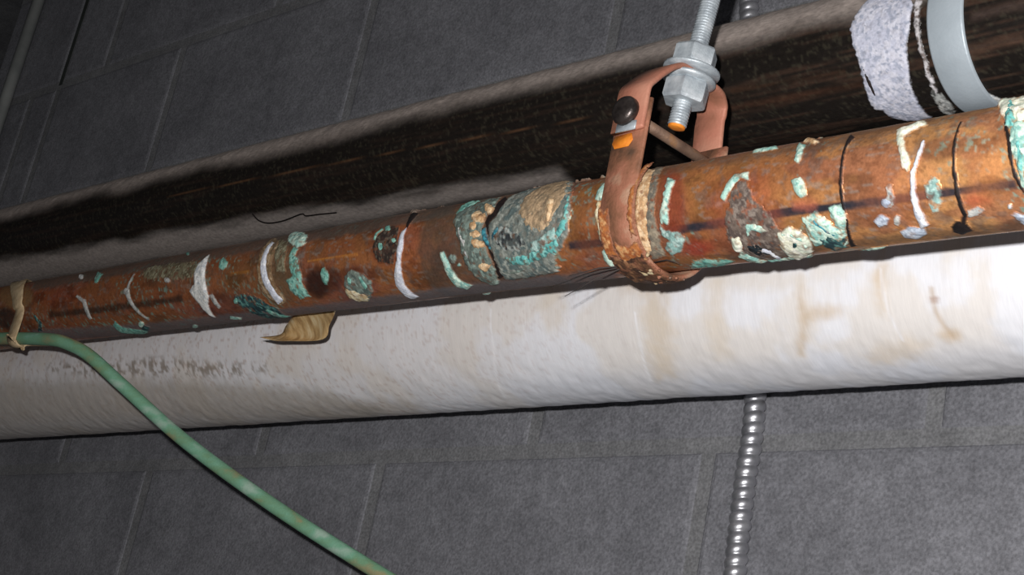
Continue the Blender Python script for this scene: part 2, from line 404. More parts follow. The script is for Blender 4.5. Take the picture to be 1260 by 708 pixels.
# measured on the pipes: outlines as (distance along the pipe, distance round it) in 0.1 mm
COPPER_DEPOSITS = [
    ('verdigris_blob',[(-3721,162),(-3698,137),(-3710,126),(-3748,130),(-3799,150),(-3852,180),(-3891,211),(-3895,230),(-3849,222),(-3778,194)],1.5,'white',0.5),
    ('verdigris_blob',[(-3521,219),(-3385,53),(-3309,31),(-3322,152)],1,'teal',1),
    ('mineral_drip',[(-3692,-66),(-3546,-132),(-3525,-213),(-3513,-306),(-3445,-297),(-3445,-205),(-3466,-111),(-3662,-42)],1,'grayw',0.6),
    ('mineral_drip',[(-2663,85),(-2705,-35),(-2727,-118),(-2640,-249),(-2520,-404),(-2466,-384),(-2584,-233),(-2641,-113),(-2659,-46),(-2625,73)],0.9,'grayw',0.6),
    ('verdigris_blob',[(-2640,-96),(-2651,-117),(-2682,-128),(-2718,-126),(-2747,-110),(-2760,-87),(-2753,-66),(-2726,-54),(-2688,-57),(-2654,-73)],1.8,'grayw',0.5),
    ('verdigris_crust',[(-3174,-388),(-3230,-531),(-2986,-675),(-2747,-541),(-3052,-440),(-3064,-351)],1.2,'teal',1),
    ('verdigris_blob',[(-2641,-438),(-2693,-464),(-2746,-479),(-2777,-475),(-2774,-454),(-2744,-427),(-2699,-403),(-2654,-392),(-2621,-395),(-2615,-412)],1.6,'pteal',0.5),
    ('verdigris_crust',[(-2819,-505),(-2786,-574),(-2627,-492),(-2683,-435)],1.2,'dteal',1),
    ('verdigris_crust',[(-4595,-188),(-4539,-277),(-4648,-358),(-4552,-366),(-4447,-267),(-4548,-175)],1.2,'dteal',0.8),
    ('verdigris_crust',[(-2538,59),(-2436,143),(-1993,128),(-1627,102),(-1426,15),(-1593,-58),(-1862,-64),(-2086,-15),(-2297,-20)],0.8,'olive',3),
    ('verdigris_blob',[(-1934,-51),(-1940,-68),(-1966,-76),(-2001,-73),(-2032,-60),(-2048,-41),(-2044,-24),(-2020,-15),(-1984,-18),(-1951,-32)],1.6,'grayw',0.6),
    ('verdigris_blob',[(-2531,341),(-2540,341),(-2556,341),(-2574,341),(-2585,341),(-2587,341),(-2577,340),(-2561,340),(-2544,340),(-2532,340)],1,'teal',0.4),
    ('verdigris_blob',[(-1943,279),(-1882,233),(-1873,215),(-1901,221),(-1959,249),(-2111,342),(-2099,342),(-2080,341),(-2060,342),(-2047,342)],1,'teal',0.4),
    ('mineral_drip',[(-1448,168),(-1384,49),(-1366,-28),(-1340,-135),(-1330,-242),(-1400,-314),(-1472,-470),(-1517,-427),(-1539,-294),(-1623,-169),(-1534,-120),(-1551,-26),(-1541,66),(-1497,105)],2.2,'white',0.6),
    ('mineral_drip',[(-1336,-229),(-1323,-294),(-1297,-369),(-1238,-352),(-1243,-274),(-1274,-215)],0.9,'grayw',0.8),
    ('verdigris_blob',[(-1032,3),(-1047,-26),(-1085,-38),(-1131,-27),(-1168,2),(-1189,40),(-1186,75),(-1155,89),(-1102,75),(-1053,42)],1.0,'teal',1.4),
    ('verdigris_crust',[(-620,290),(-595,116),(-570,-47),(-553,-184),(-510,-311),(-446,-430),(-276,-363),(-320,-254),(-346,-166),(-365,-75),(-361,28),(-358,148)],1.1,'tanb',1.4),
    ('mineral_drip',[(-529,203),(-534,71),(-518,-71),(-491,-204),(-446,-315),(-440,-409),(-301,-361),(-337,-283),(-376,-188),(-411,-78),(-436,39),(-445,163)],2.3,'lav',0.7),
    ('verdigris_crust',[(-457,220),(-347,23),(-276,-126),(-163,-132),(-172,-5),(-242,148)],0.8,'olive',2),
    ('verdigris_crust',[(-965,-265),(-754,-260),(-586,-345),(-508,-452),(-615,-675),(-854,-674),(-878,-513),(-966,-361)],1.1,'dteal',2),
    ('verdigris_blob',[(-931,-314),(-954,-331),(-983,-341),(-1004,-339),(-1010,-326),(-1000,-308),(-979,-291),(-953,-282),(-931,-284),(-922,-296)],1.8,'teal',0.6),
    ('verdigris_crust',[(-699,-443),(-707,-569),(-660,-674),(-569,-627),(-565,-487),(-624,-403)],1.8,'teal',1.2),
    ('verdigris_crust',[(-261,146),(-369,267),(-342,342),(-26,192),(59,77),(-45,51)],2.6,'pteal',1.2),
    ('verdigris_crust',[(-111,80),(-130,-16),(-61,-41),(-16,43)],1.2,'teal',1),
    ('verdigris_crust',[(-114,15),(9,-39),(58,-153),(41,-250),(58,-365),(-97,-375),(-149,-283),(-169,-199),(-70,-174),(-107,-74)],1.3,'teal',1.4),
    ('verdigris_crust',[(-1334,-525),(-1206,-566),(-1127,-515),(-1253,-472)],1,'pteal',0.6),
    ('verdigris_blob',[(-2021,-633),(-2103,-675),(-2131,-675),(-2165,-675),(-2192,-675),(-2070,-596),(-1993,-555),(-1940,-539),(-1915,-545),(-1931,-572)],1.2,'pteal',0.6),
    ('verdigris_blob',[(408,-211),(386,-252),(349,-278),(316,-279),(300,-252),(302,-211),(317,-170),(343,-145),(376,-145),(403,-171)],1.6,'teal',1),
    ('verdigris_crust',[(598,-232),(700,-184),(816,-226),(897,-293),(846,-388),(676,-494),(551,-488),(492,-412),(547,-310)],1.8,'grayteal',1),
    ('verdigris_crust',[(561,-319),(644,-342),(727,-375),(776,-417),(676,-494),(551,-488),(501,-423),(517,-345)],2.8,'creamy',1),
    ('verdigris_blob',[(690,-265),(679,-292),(654,-312),(627,-315),(610,-301),(606,-276),(615,-249),(636,-230),(661,-227),(683,-240)],2.6,'teal',0.8),
    ('verdigris_crust',[(756,-243),(762,-333),(772,-386),(842,-365),(849,-308),(805,-229)],2.4,'teal',1),
    ('verdigris_crust',[(1052,90),(1128,120),(1239,88),(1287,-81),(1214,-194),(1047,-166),(985,-82),(979,14)],0.9,'darkb',1.2),
    ('verdigris_blob',[(1120,-58),(1115,-79),(1096,-91),(1072,-89),(1051,-73),(1039,-50),(1042,-29),(1057,-16),(1083,-19),(1107,-35)],1.8,'teal',0.6),
    ('verdigris_blob',[(1144,86),(1148,68),(1134,59),(1108,62),(1079,77),(1057,97),(1049,117),(1060,128),(1088,124),(1121,107)],1.8,'teal',0.8),
    ('verdigris_blob',[(1256,-23),(1255,-37),(1242,-45),(1224,-43),(1207,-32),(1196,-17),(1196,-2),(1208,7),(1226,5),(1245,-7)],1.7,'teal',0.6),
    ('verdigris_crust',[(998,2),(999,53),(1052,89),(1017,113),(965,71),(965,12)],1.4,'teal',0.6),
    ('mineral_drip',[(1338,82),(1341,6),(1354,-88),(1316,-173),(1276,-295),(1244,-381),(1243,-524),(1137,-556),(1119,-474),(1143,-354),(1185,-273),(1261,-168),(1282,-50),(1288,39)],2.0,'lav',0.5),
    ('black_drip_gap',[(1163,342),(1269,184),(1321,74),(1355,61),(1358,138),(1359,211)],1.5,'black',0.6),  # dark crack line painted black, not a drip
    ('verdigris_crust',[(1754,-162),(1809,-155),(1834,-222),(1841,-318),(1858,-394),(1927,-459),(1813,-500),(1746,-454),(1753,-351),(1766,-252)],1.9,'pteal',0.8),
    ('verdigris_blob',[(1923,-219),(1906,-238),(1879,-249),(1853,-246),(1838,-232),(1838,-211),(1853,-191),(1879,-181),(1905,-184),(1923,-198)],1.1,'grayteal',1),
    ('verdigris_blob',[(1947,-270),(1938,-278),(1924,-282),(1911,-281),(1904,-275),(1905,-265),(1914,-257),(1927,-253),(1940,-254),(1948,-261)],1.3,'pteal',0.5),
    ('verdigris_crust',[(1865,62),(1878,135),(1949,207),(2085,247),(2223,263),(2280,118),(2223,42),(2215,-31),(2245,-147),(2269,-235),(2271,-343),(2204,-449),(2108,-477),(2038,-408),(2010,-315),(1995,-214),(1982,-121),(1942,-48)],2.2,'grayteal',1.5),
    ('verdigris_crust',[(2354,213),(2453,300),(2660,341),(2864,341),(3034,115),(3087,-29),(3065,-166),(2993,-245),(2892,-293),(2825,-426),(2657,-438),(2419,-451),(2280,-440),(2305,-306),(2305,-209),(2282,-128),(2287,-15),(2346,65)],2.6,'grayd',1.5),
    ('verdigris_crust',[(1916,82),(1966,127),(2024,173),(2072,192),(2002,257),(1916,266),(1857,210),(1850,125)],2.8,'teal',1.5),
    ('verdigris_crust',[(1949,-4),(2009,-129),(2040,-234),(2075,-230),(2059,-123),(1981,-1)],2.7,'grayw',1.5),
    ('mineral_nodule',[(2282,103),(2288,77),(2270,64),(2236,69),(2198,90),(2168,121),(2154,152),(2166,170),(2203,162),(2249,135)],4.6,'creamtan',1),
    ('mineral_nodule',[(2214,70),(2239,33),(2226,4),(2185,-10),(2134,-4),(2090,20),(2067,56),(2072,90),(2107,108),(2162,100)],4.6,'creamtan',1.2),
    ('mineral_nodule',[(2179,-21),(2174,-44),(2151,-57),(2119,-53),(2089,-35),(2072,-8),(2073,17),(2093,31),(2126,26),(2160,6)],4.2,'creamtan',1),
    ('mineral_nodule',[(2215,-82),(2204,-101),(2174,-110),(2137,-107),(2107,-91),(2094,-70),(2103,-50),(2131,-41),(2169,-45),(2201,-61)],4.4,'creamtan',1),
    ('mineral_nodule',[(2257,-161),(2232,-176),(2190,-177),(2147,-164),(2119,-143),(2115,-121),(2137,-107),(2179,-106),(2225,-118),(2255,-140)],4.6,'creamtan',1.2),
    ('mineral_nodule',[(2239,-324),(2205,-339),(2167,-340),(2138,-325),(2128,-301),(2141,-278),(2171,-264),(2210,-264),(2242,-277),(2253,-300)],4.2,'creamtan',1.2),
    ('mineral_nodule',[(2211,-450),(2183,-470),(2150,-482),(2128,-478),(2124,-461),(2137,-439),(2163,-421),(2192,-412),(2215,-415),(2223,-429)],3.2,'grayteal',1),
    ('verdigris_crust',[(2213,-39),(2233,-132),(2297,-192),(2327,-182),(2296,-122),(2255,-38)],3.2,'turqd',1),
    ('black_drip_gap',[(2266,259),(2253,121),(2234,22),(2258,-94),(2276,-201),(2287,-285),(2216,-425),(2299,-413),(2338,-278),(2325,-194),(2291,-95),(2288,2),(2361,51),(2422,145)],0.8,'black',0.8),  # fissure between the crust halves, its dark recess painted black
    ('verdigris_crust',[(2584,9),(2542,122),(2571,228),(2655,342),(2847,342),(3017,118),(2990,17),(2948,-68),(2854,-144),(2762,-123),(2667,-80)],3.4,'tand',2.2),
    ('mineral_nodule',[(2839,107),(2869,2),(2865,-87),(2911,-100),(2942,-16),(2911,89)],5.0,'creamtan',1.5),
    ('verdigris_crust',[(3014,134),(3079,-28),(3061,-144),(2995,-201),(2945,-153),(3009,-64),(3021,38)],4.0,'turq',1.2),
    ('verdigris_crust',[(2418,-256),(2569,-247),(2736,-230),(2848,-175),(2956,-176),(2987,-222),(2898,-282),(2754,-315),(2581,-336),(2445,-321)],4.4,'turq',1.6),
    ('verdigris_crust',[(2707,-172),(2823,-140),(2950,-100),(3001,-180),(2886,-245),(2751,-266),(2671,-235)],4.1,'tealgray',1.6),
    ('verdigris_crust',[(2323,-66),(2433,-32),(2555,-79),(2666,-135),(2683,-202),(2569,-247),(2428,-233),(2353,-158)],3.4,'speck',1.5),
    ('verdigris_crust',[(2382,-26),(2325,-99),(2336,-156),(2374,-116),(2423,-76)],3.7,'turqd',0.8),
    ('verdigris_crust',[(2295,-390),(2472,-403),(2748,-348),(2852,-408),(2876,-389),(2771,-311),(2507,-335),(2332,-336)],2.9,'grayteal',1.2),
    ('dust_clump',[(2597,341),(2583,342),(2547,342),(2502,342),(2466,342),(2452,341),(2466,340),(2503,340),(2547,340),(2583,340)],3.5,'dust',1.5),
    ('dust_clump',[(2744,342),(2981,341),(3223,341),(3223,339),(2980,339),(2742,340)],2.4,'dust',2),
    ('dust_clump',[(1503,342),(1491,342),(1466,342),(1439,342),(1418,342),(1413,341),(1425,341),(1450,341),(1478,341),(1498,341)],2.5,'dust',1),
    ('dust_clump',[(1233,341),(1232,342),(1273,289),(1292,242),(1250,245),(1147,312),(1111,341),(1136,341),(1174,340),(1211,340)],3,'dust',1.2),
    ('dust_clump',[(1300,341),(1290,342),(1269,342),(1246,342),(1230,341),(1227,341),(1237,340),(1258,340),(1281,340),(1297,341)],3,'dust',0.8),
    ('verdigris_crust',[(3282,38),(3271,141),(3315,213),(3392,98),(3374,26),(3320,15)],2.6,'pteal',0.7),
    ('verdigris_crust',[(3317,24),(3310,-55),(3327,-154),(3338,-240),(3367,-238),(3370,-153),(3347,-60),(3348,15)],1.6,'creamy',1.2),
    ('verdigris_crust',[(3304,-308),(3377,-280),(3388,-323),(3349,-400),(3331,-466),(3294,-442),(3286,-377)],2.6,'pteal',0.8),
    ('verdigris_crust',[(3521,341),(3635,98),(3661,-74),(3655,-220),(3642,-380),(3731,-365),(3757,-216),(3765,-89),(3763,54),(3701,234)],1.5,'creamtan',1.3),
    ('verdigris_crust',[(3618,342),(3744,64),(3761,-87),(3727,-255),(3658,-434),(3806,-412),(3836,-251),(3829,-95),(3828,37),(3741,271)],1.0,'gray',1.6),
    ('verdigris_crust',[(3880,115),(3893,-5),(3876,-118),(3868,-190),(3926,-196),(3942,-130),(3949,-22),(3960,81)],1.8,'pteal',1.2),
    ('verdigris_crust',[(3858,-188),(3897,-234),(4010,-252),(4020,-313),(3952,-380),(3852,-409),(3825,-350),(3882,-297),(3851,-250)],1.6,'tealgray',1.2),
    ('verdigris_crust',[(3932,-493),(4057,-486),(4197,-504),(4237,-555),(4056,-640),(3929,-620),(3850,-603)],1.0,'teal',1.6),
    ('verdigris_crust',[(4424,-116),(4455,9),(4550,-4),(4589,-98),(4691,-214),(4741,-333),(4751,-514),(4492,-675),(4388,-524),(4334,-377),(4364,-245)],1.0,'graybrown',1.8),
    ('verdigris_crust',[(4441,55),(4544,56),(4562,-6),(4495,19),(4429,-54),(4381,-111),(4350,-83),(4385,-13)],1.6,'pteal',0.9),
    ('verdigris_crust',[(4504,-267),(4556,-257),(4617,-285),(4652,-322),(4599,-332),(4539,-308),(4491,-342)],2.4,'pteal',1.0),
    ('verdigris_crust',[(4367,-332),(4431,-329),(4428,-404),(4360,-465),(4325,-418)],3.4,'creamw',0.8),
    ('black_drip_gap',[(4427,-377),(4525,-377),(4578,-459),(4558,-542),(4439,-537),(4404,-446)],1.2,'blackt',1),  # dark gap among the lumps, painted as a black patch
    ('mineral_drip',[(4493,-470),(4530,-511),(4485,-675),(4576,-583),(4587,-459),(4532,-428)],1.8,'lav',1),
    ('verdigris_crust',[(4304,-502),(4329,-587),(4375,-674),(4424,-631),(4417,-497),(4366,-442)],2.2,'pteal',1.2),
    ('verdigris_crust',[(4384,-674),(4495,-675),(4604,-675),(4723,-675),(4792,-581),(4672,-583),(4559,-590),(4443,-598)],1.9,'pteal',1),
    ('verdigris_crust',[(4708,-341),(4809,-314),(4871,-350),(4891,-432),(4834,-536),(4639,-675),(4640,-536),(4663,-433)],3.4,'creamw',1.2),
    ('verdigris_crust',[(4829,-429),(4805,-453),(4776,-466),(4753,-462),(4746,-443),(4755,-418),(4777,-396),(4804,-386),(4827,-389),(4837,-405)],4.1,'dteal',1),
    ('verdigris_crust',[(4724,-364),(4792,-373),(4839,-409),(4822,-480),(4858,-464),(4870,-387),(4813,-346),(4740,-336)],3.9,'pteal',1),
    ('verdigris_crust',[(4921,-271),(5018,-238),(5061,-288),(5102,-341),(5166,-386),(5080,-525),(5008,-460),(4891,-482),(4901,-379)],2.8,'pteal',1.4),
    ('verdigris_crust',[(5113,-236),(5196,-218),(5220,-288),(5163,-391),(5110,-348)],3.2,'pteal',1.1),
    ('verdigris_crust',[(4957,-400),(5061,-377),(5130,-427),(5077,-537),(4987,-553),(4941,-492)],3.2,'dteal',1.6),
    ('verdigris_crust',[(4990,-295),(5035,-371),(5089,-416),(5106,-400),(5057,-354),(5005,-285)],3.5,'turqd',0.8),
    ('verdigris_blob',[(4876,-49),(4937,-33),(4975,-76),(4983,-146),(4940,-168),(4895,-117)],1.9,'pteal',0.6),
    ('verdigris_blob',[(4952,-68),(4948,-79),(4937,-84),(4923,-82),(4911,-74),(4906,-62),(4910,-52),(4920,-46),(4935,-48),(4947,-57)],2.6,'pteal',0.4),
    ('verdigris_crust',[(4796,271),(4850,142),(4863,74),(4908,52),(4915,108),(4887,206)],2.0,'pteal',0.7),
    ('verdigris_crust',[(4823,267),(4798,341),(4840,342),(4973,223),(4952,191)],2.8,'creamtan',0.6),
    ('dust_clump',[(4854,341),(4906,340),(4894,339),(4838,341)],2.4,'graybrown',0.8),
    ('verdigris_crust',[(4480,228),(4582,223),(4664,234),(4617,295),(4520,303),(4436,284)],1.8,'pteal',0.6),
    ('black_drip_gap',[(5168,254),(5193,125),(5205,-12),(5203,-174),(5184,-328),(5085,-554),(5133,-540),(5211,-325),(5230,-175),(5233,-18),(5220,111),(5236,191)],1.1,'black',0.4),
    ('mineral_drip',[(5504,200),(5562,228),(5651,261),(5698,194),(5620,153),(5585,115),(5634,19),(5670,-56),(5650,-102),(5615,-84),(5597,1),(5549,87)],2.4,'creamw',0.8),
    ('mineral_drip',[(5721,75),(5705,-21),(5670,-107),(5647,-221),(5636,-319),(5613,-448),(5682,-424),(5683,-310),(5687,-222),(5700,-115),(5730,-32),(5744,64)],2.4,'lav',0.7),
    ('mineral_drip',[(5480,-450),(5554,-413),(5639,-441),(5616,-504),(5529,-551),(5466,-520)],1.6,'blueg',0.6),
    ('mineral_drip',[(5492,-162),(5501,-210),(5461,-261),(5512,-284),(5551,-216),(5542,-155)],0.9,'grayw',1.6),
    ('mineral_drip',[(5523,-258),(5511,-273),(5489,-281),(5468,-278),(5454,-266),(5453,-249),(5465,-235),(5485,-227),(5507,-230),(5522,-242)],1.5,'blueg',0.6),
    ('mineral_drip',[(5359,-348),(5430,-310),(5473,-342),(5441,-383),(5371,-404)],0.9,'blueg',1),
    ('mineral_drip',[(5532,-367),(5516,-389),(5496,-402),(5481,-399),(5477,-383),(5484,-360),(5499,-339),(5518,-328),(5533,-330),(5539,-345)],0.9,'grayw',1),
    ('mineral_drip',[(5743,-196),(5792,-146),(5832,-173),(5827,-251),(5787,-343),(5735,-346),(5743,-268)],0.9,'tealgray',1.6),
    ('black_drip_gap',[(5913,170),(5916,39),(5920,-69),(5917,-186),(5907,-284),(5899,-385),(5849,-442),(5882,-466),(5937,-384),(5941,-280),(5946,-186),(5944,-73),(5941,30),(5938,154)],1.3,'black',0.4),
    ('black_drip_gap',[(5792,-455),(5843,-415),(5902,-432),(5889,-521),(5802,-558),(5768,-511)],1.7,'black',0.6),
    ('mineral_drip',[(5942,-354),(6020,-339),(6036,-368),(5992,-408),(5927,-404)],0.8,'grayw',1.4),
    ('mineral_drip',[(6199,-371),(6192,-381),(6181,-386),(6172,-385),(6168,-377),(6170,-367),(6177,-357),(6187,-352),(6196,-353),(6201,-361)],1.6,'white',0.3),
    ('mineral_drip',[(6162,-428),(6175,-485),(6178,-540),(6248,-458),(6222,-435),(6190,-401)],1.0,'blueg',1),
    ('verdigris_crust',[(6046,342),(6066,340),(6115,339),(6169,340),(6276,340),(6406,57),(6291,69),(6209,114),(6155,158)],4.5,'creamw',1.5),
    ('verdigris_crust',[(6187,125),(6155,242),(6148,342),(6272,142),(6274,42),(6214,63)],5.2,'turq',1),
    ('verdigris_crust',[(6246,-9),(6244,89),(6353,88),(6444,-82),(6361,-348),(6303,-315),(6294,-234),(6284,-141)],3.4,'pteal',1.6),
    ('verdigris_crust',[(6286,-41),(6320,-21),(6358,-111),(6328,-204),(6297,-176)],4.2,'turq',1),
    ('black_drip_gap',[(6196,96),(6235,-32),(6253,-139),(6267,-235),(6286,-309),(6309,-301),(6294,-229),(6279,-138),(6272,-33),(6223,96)],1.6,'black',0.6),
    ('verdigris_crust',[(5043,-675),(5195,-603),(5291,-606),(5197,-674),(5141,-674)],1.6,'pteal',0.8),
    ('verdigris_blob',[(2996,-673),(2992,-673),(2982,-673),(2970,-673),(2961,-673),(2959,-674),(2963,-674),(2973,-674),(2985,-674),(2994,-674)],1.5,'creamw',0.4),
    ('verdigris_crust',[(1783,-674),(1872,-675),(1937,-615),(1835,-626)],1.6,'pteal',0.6),
]
COPPER_STAINS_SHEEN = [
    ([(-4280,-239),(-2618,-260),(-1766,-256),(-1747,-191),(-2593,-193),(-4258,-167)],(45,35,28),2,0.8),
    ([(3029,-275),(3354,-280),(4153,-265),(4772,-250),(5234,-262),(6259,-270),(6266,-224),(5243,-212),(4779,-198),(4162,-210),(3368,-222),(3046,-215)],(46,46,54),1.2,1.1),
    ([(560,-262),(455,-337),(287,-380),(141,-365),(67,-301),(69,-219),(143,-149),(277,-115),(435,-129),(549,-185)],(60,28,20),4,0.75),
    ([(350,-292),(258,-365),(134,-411),(49,-401),(32,-342),(64,-266),(129,-200),(216,-166),(308,-174),(365,-221)],(45,25,20),3,0.7),
    ([(1624,-85),(1555,-217),(1392,-293),(1248,-279),(1170,-181),(1124,-34),(1070,141),(985,342),(1199,291),(1521,76)],(150,75,45),8,0.4),
    ([(954,-335),(787,-452),(537,-548),(406,-519),(405,-405),(459,-288),(562,-195),(709,-149),(869,-164),(974,-232)],(95,45,38),6,0.5),
    ([(1941,-257),(1861,-333),(1742,-380),(1650,-370),(1617,-308),(1633,-227),(1687,-156),(1773,-118),(1872,-128),(1942,-180)],(70,35,25),5,0.6),
    ([(1343,-69),(1298,-162),(1176,-213),(1048,-201),(957,-131),(903,-24),(883,93),(921,177),(1081,150),(1264,45)],(105,48,30),5,0.6),
    ([(1545,339),(2907,340),(2765,-675),(1474,-675)],(88,72,60),5,0.75),
    ([(4771,-238),(4638,-402),(4396,-544),(4252,-508),(4224,-346),(4240,-177),(4297,-25),(4412,68),(4592,39),(4747,-83)],(165,78,52),10,0.5),
    ([(4215,-395),(4156,-439),(4067,-462),(3989,-449),(3947,-408),(3952,-360),(4003,-323),(4083,-307),(4166,-317),(4217,-349)],(150,55,40),4,0.8),
    ([(6096,-315),(6074,-335),(6032,-344),(5988,-338),(5958,-319),(5952,-295),(5974,-276),(6015,-268),(6060,-274),(6091,-292)],(185,85,60),3,0.7),
    ([(5044,-208),(5021,-228),(4973,-236),(4919,-229),(4879,-211),(4867,-187),(4889,-168),(4936,-160),(4991,-167),(5032,-185)],(190,105,80),3,0.7),
    ([(5789,-246),(5703,-366),(5556,-447),(5440,-427),(5391,-322),(5395,-196),(5448,-86),(5548,-26),(5676,-44),(5775,-129)],(175,105,70),12,0.5),
    ([(4091,-145),(3977,-337),(3751,-488),(3626,-465),(3627,-296),(3637,-93),(3607,138),(3579,340),(3720,341),(4018,68)],(120,70,45),6,0.7),
    ([(4082,-85),(4044,-211),(3960,-288),(3898,-281),(3877,-193),(3868,-59),(3842,94),(3802,240),(3888,215),(4029,64)],(150,62,42),4,0.6),
    ([(5916,-2),(5901,-53),(5849,-77),(5781,-67),(5723,-27),(5692,35),(5694,97),(5736,133),(5810,117),(5882,62)],(105,70,35),8,0.6),
    ([(5453,105),(5436,81),(5368,77),(5276,94),(5190,130),(5141,175),(5146,215),(5214,222),(5319,190),(5411,145)],(95,65,45),6,0.6),
    ([(-191,-197),(-348,-307),(-643,-370),(-916,-344),(-1081,-245),(-1133,-118),(-1063,-1),(-854,61),(-532,26),(-262,-75)],(110,85,50),10,0.45),
    ([(19,-117),(-111,-304),(-378,-440),(-517,-423),(-495,-270),(-488,-72),(-602,172),(-669,339),(-514,340),(-120,103)],(115,95,70),5,0.7),
    ([(-736,-375),(-943,-466),(-1269,-520),(-1528,-479),(-1666,-386),(-1669,-291),(-1518,-223),(-1246,-198),(-946,-222),(-744,-286)],(85,45,45),6,0.5),
    ([(-2205,-101),(-2323,-169),(-2624,-195),(-2986,-168),(-3288,-96),(-3443,-1),(-3396,88),(-3122,123),(-2696,76),(-2339,-12)],(100,60,25),10,0.4),
    ([(-3575,-70),(-3665,-132),(-3918,-156),(-4229,-134),(-4494,-72),(-4640,14),(-4617,95),(-4397,131),(-4030,92),(-3707,12)],(125,50,25),8,0.5),
    ([(-1207,-42),(-1307,-99),(-1602,-116),(-1981,-85),(-2320,-13),(-2516,84),(-2503,179),(-2221,209),(-1747,138),(-1361,42)],(90,80,65),8,0.6),
    ([(3398,-159),(3328,-278),(3209,-354),(3124,-344),(3101,-254),(3108,-128),(3124,-2),(3165,81),(3264,66),(3370,-33)],(130,72,42),8,0.5),
    ([(4766,-372),(4614,-512),(4329,-675),(4204,-591),(4174,-430),(4195,-300),(4294,-204),(4459,-162),(4642,-183),(4766,-259)],(110,75,60),8,0.4),
    ([(6252,-199),(6198,-294),(6105,-352),(6023,-340),(5981,-265),(5979,-162),(6012,-67),(6079,-14),(6167,-27),(6238,-100)],(190,120,70),12,0.5),
    ([(-4933,-461),(-3006,-675),(-147,-675),(1572,-598),(3137,-675),(3319,-475),(1734,-442),(125,-464),(-2607,-429),(-4742,-330)],(112,108,110),3,0.8),  # grey underside: dust plus painted reflection of the white pipe
    ([(4142,-559),(5152,-561),(6126,-622),(6193,-499),(5212,-465),(4217,-458)],(95,75,58),3,0.6),
    ([(-4682,85),(-1872,95),(521,99),(1856,124),(1621,341),(226,342),(-2239,341),(-5146,341)],(95,85,76),3,0.8),
    ([(3268,176),(4368,154),(5138,146),(6097,174),(6001,342),(5065,257),(4264,291),(3116,342)],(120,88,64),3,0.6),
    ([(142,-85),(796,-90),(791,-74),(136,-69)],(215,140,45),0.5,0.5),  # golden flash highlight painted onto the copper
    ([(-956,-87),(-674,-91),(-680,-74),(-963,-69)],(200,130,45),0.5,0.4),  # shorter painted flash highlight
    ([(-4601,11),(-4637,-66),(-4830,-100),(-5083,-82),(-5318,-16),(-5495,89),(-5626,224),(-5641,342),(-5230,264),(-4790,119)],(150,115,75),4,0.8),
    ([(-4973,-188),(-5060,-253),(-5208,-290),(-5339,-281),(-5407,-230),(-5413,-158),(-5363,-93),(-5258,-57),(-5115,-67),(-4997,-118)],(40,36,36),3,0.8),
]
JACKET_STAINS = [
    ([(2449,-102),(2460,-370),(2356,-825),(2550,-808),(2716,-361),(2675,-99)],(205,186,158),10,0.55),
    ([(2203,-71),(2327,-90),(2838,-103),(2816,-15),(2307,-12),(2191,-6)],(190,165,135),8,0.5),
    ([(3040,-14),(3024,-288),(2983,-666),(3115,-655),(3179,-294),(3216,-46)],(212,196,172),9,0.5),
    ([(4137,-384),(4104,-415),(4021,-438),(3918,-445),(3835,-433),(3804,-405),(3838,-374),(3921,-351),(4024,-345),(4106,-357)],(200,178,148),4,0.6),
    ([(3806,-199),(3779,-463),(3660,-694),(3706,-706),(3843,-469),(3845,-199)],(196,172,140),4,0.6),
    ([(4417,-104),(4372,-217),(4403,-438),(4464,-432),(4469,-222),(4488,-128)],(205,182,150),6,0.55),
    ([(4675,-697),(4612,-759),(4474,-813),(4316,-834),(4202,-809),(4175,-751),(4243,-689),(4377,-644),(4529,-629),(4643,-649)],(208,190,165),7,0.5),
    ([(4938,-636),(4910,-664),(4859,-678),(4805,-673),(4768,-651),(4762,-620),(4789,-594),(4840,-581),(4894,-586),(4932,-607)],(196,172,140),4,0.6),
    ([(4788,-310),(4783,-472),(4843,-654),(4866,-642),(4818,-463),(4811,-308)],(185,160,130),2,0.6),
    ([(4843,-386),(4834,-397),(4816,-403),(4795,-401),(4780,-392),(4776,-379),(4785,-368),(4803,-362),(4824,-364),(4839,-373)],(160,125,100),1.5,0.6),
    ([(1705,-170),(1670,-277),(1583,-338),(1490,-331),(1424,-257),(1397,-143),(1411,-29),(1471,40),(1569,29),(1665,-53)],(214,200,180),8,0.5),
    ([(3924,-170),(3836,-207),(3604,-213),(3310,-186),(3063,-132),(2962,-73),(3053,-33),(3300,-29),(3601,-62),(3836,-116)],(214,200,178),6,0.4),
    ([(866,-97),(866,-427),(660,-937),(682,-933),(884,-426),(884,-97)],(240,240,242),1,0.8),
    ([(2370,-258),(2355,-538),(2267,-852),(2285,-848),(2371,-536),(2385,-258)],(240,240,242),1,0.7),
    ([(4441,-143),(4458,-411),(4498,-650),(4511,-646),(4470,-409),(4453,-142)],(236,236,240),1,0.6),
    ([(1128,-514),(732,-715),(-134,-830),(-1118,-756),(-1875,-538),(-2145,-290),(-1778,-95),(-879,-32),(168,-121),(921,-301)],(205,196,188),20,0.3),
    ([(-5900,-195),(-4779,-329),(-3760,-380),(-2832,-444),(-2058,-419),(-2042,-358),(-2782,-303),(-3724,-187),(-4765,-161),(-5907,-105)],(128,114,98),-6,0.75),
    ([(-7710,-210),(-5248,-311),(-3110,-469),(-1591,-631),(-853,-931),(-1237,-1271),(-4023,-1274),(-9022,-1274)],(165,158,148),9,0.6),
    ([(-7322,-755),(-3463,-861),(-697,-1277),(-299,-910),(-3107,-469),(-6991,-342)],(172,160,146),10,0.35),
]
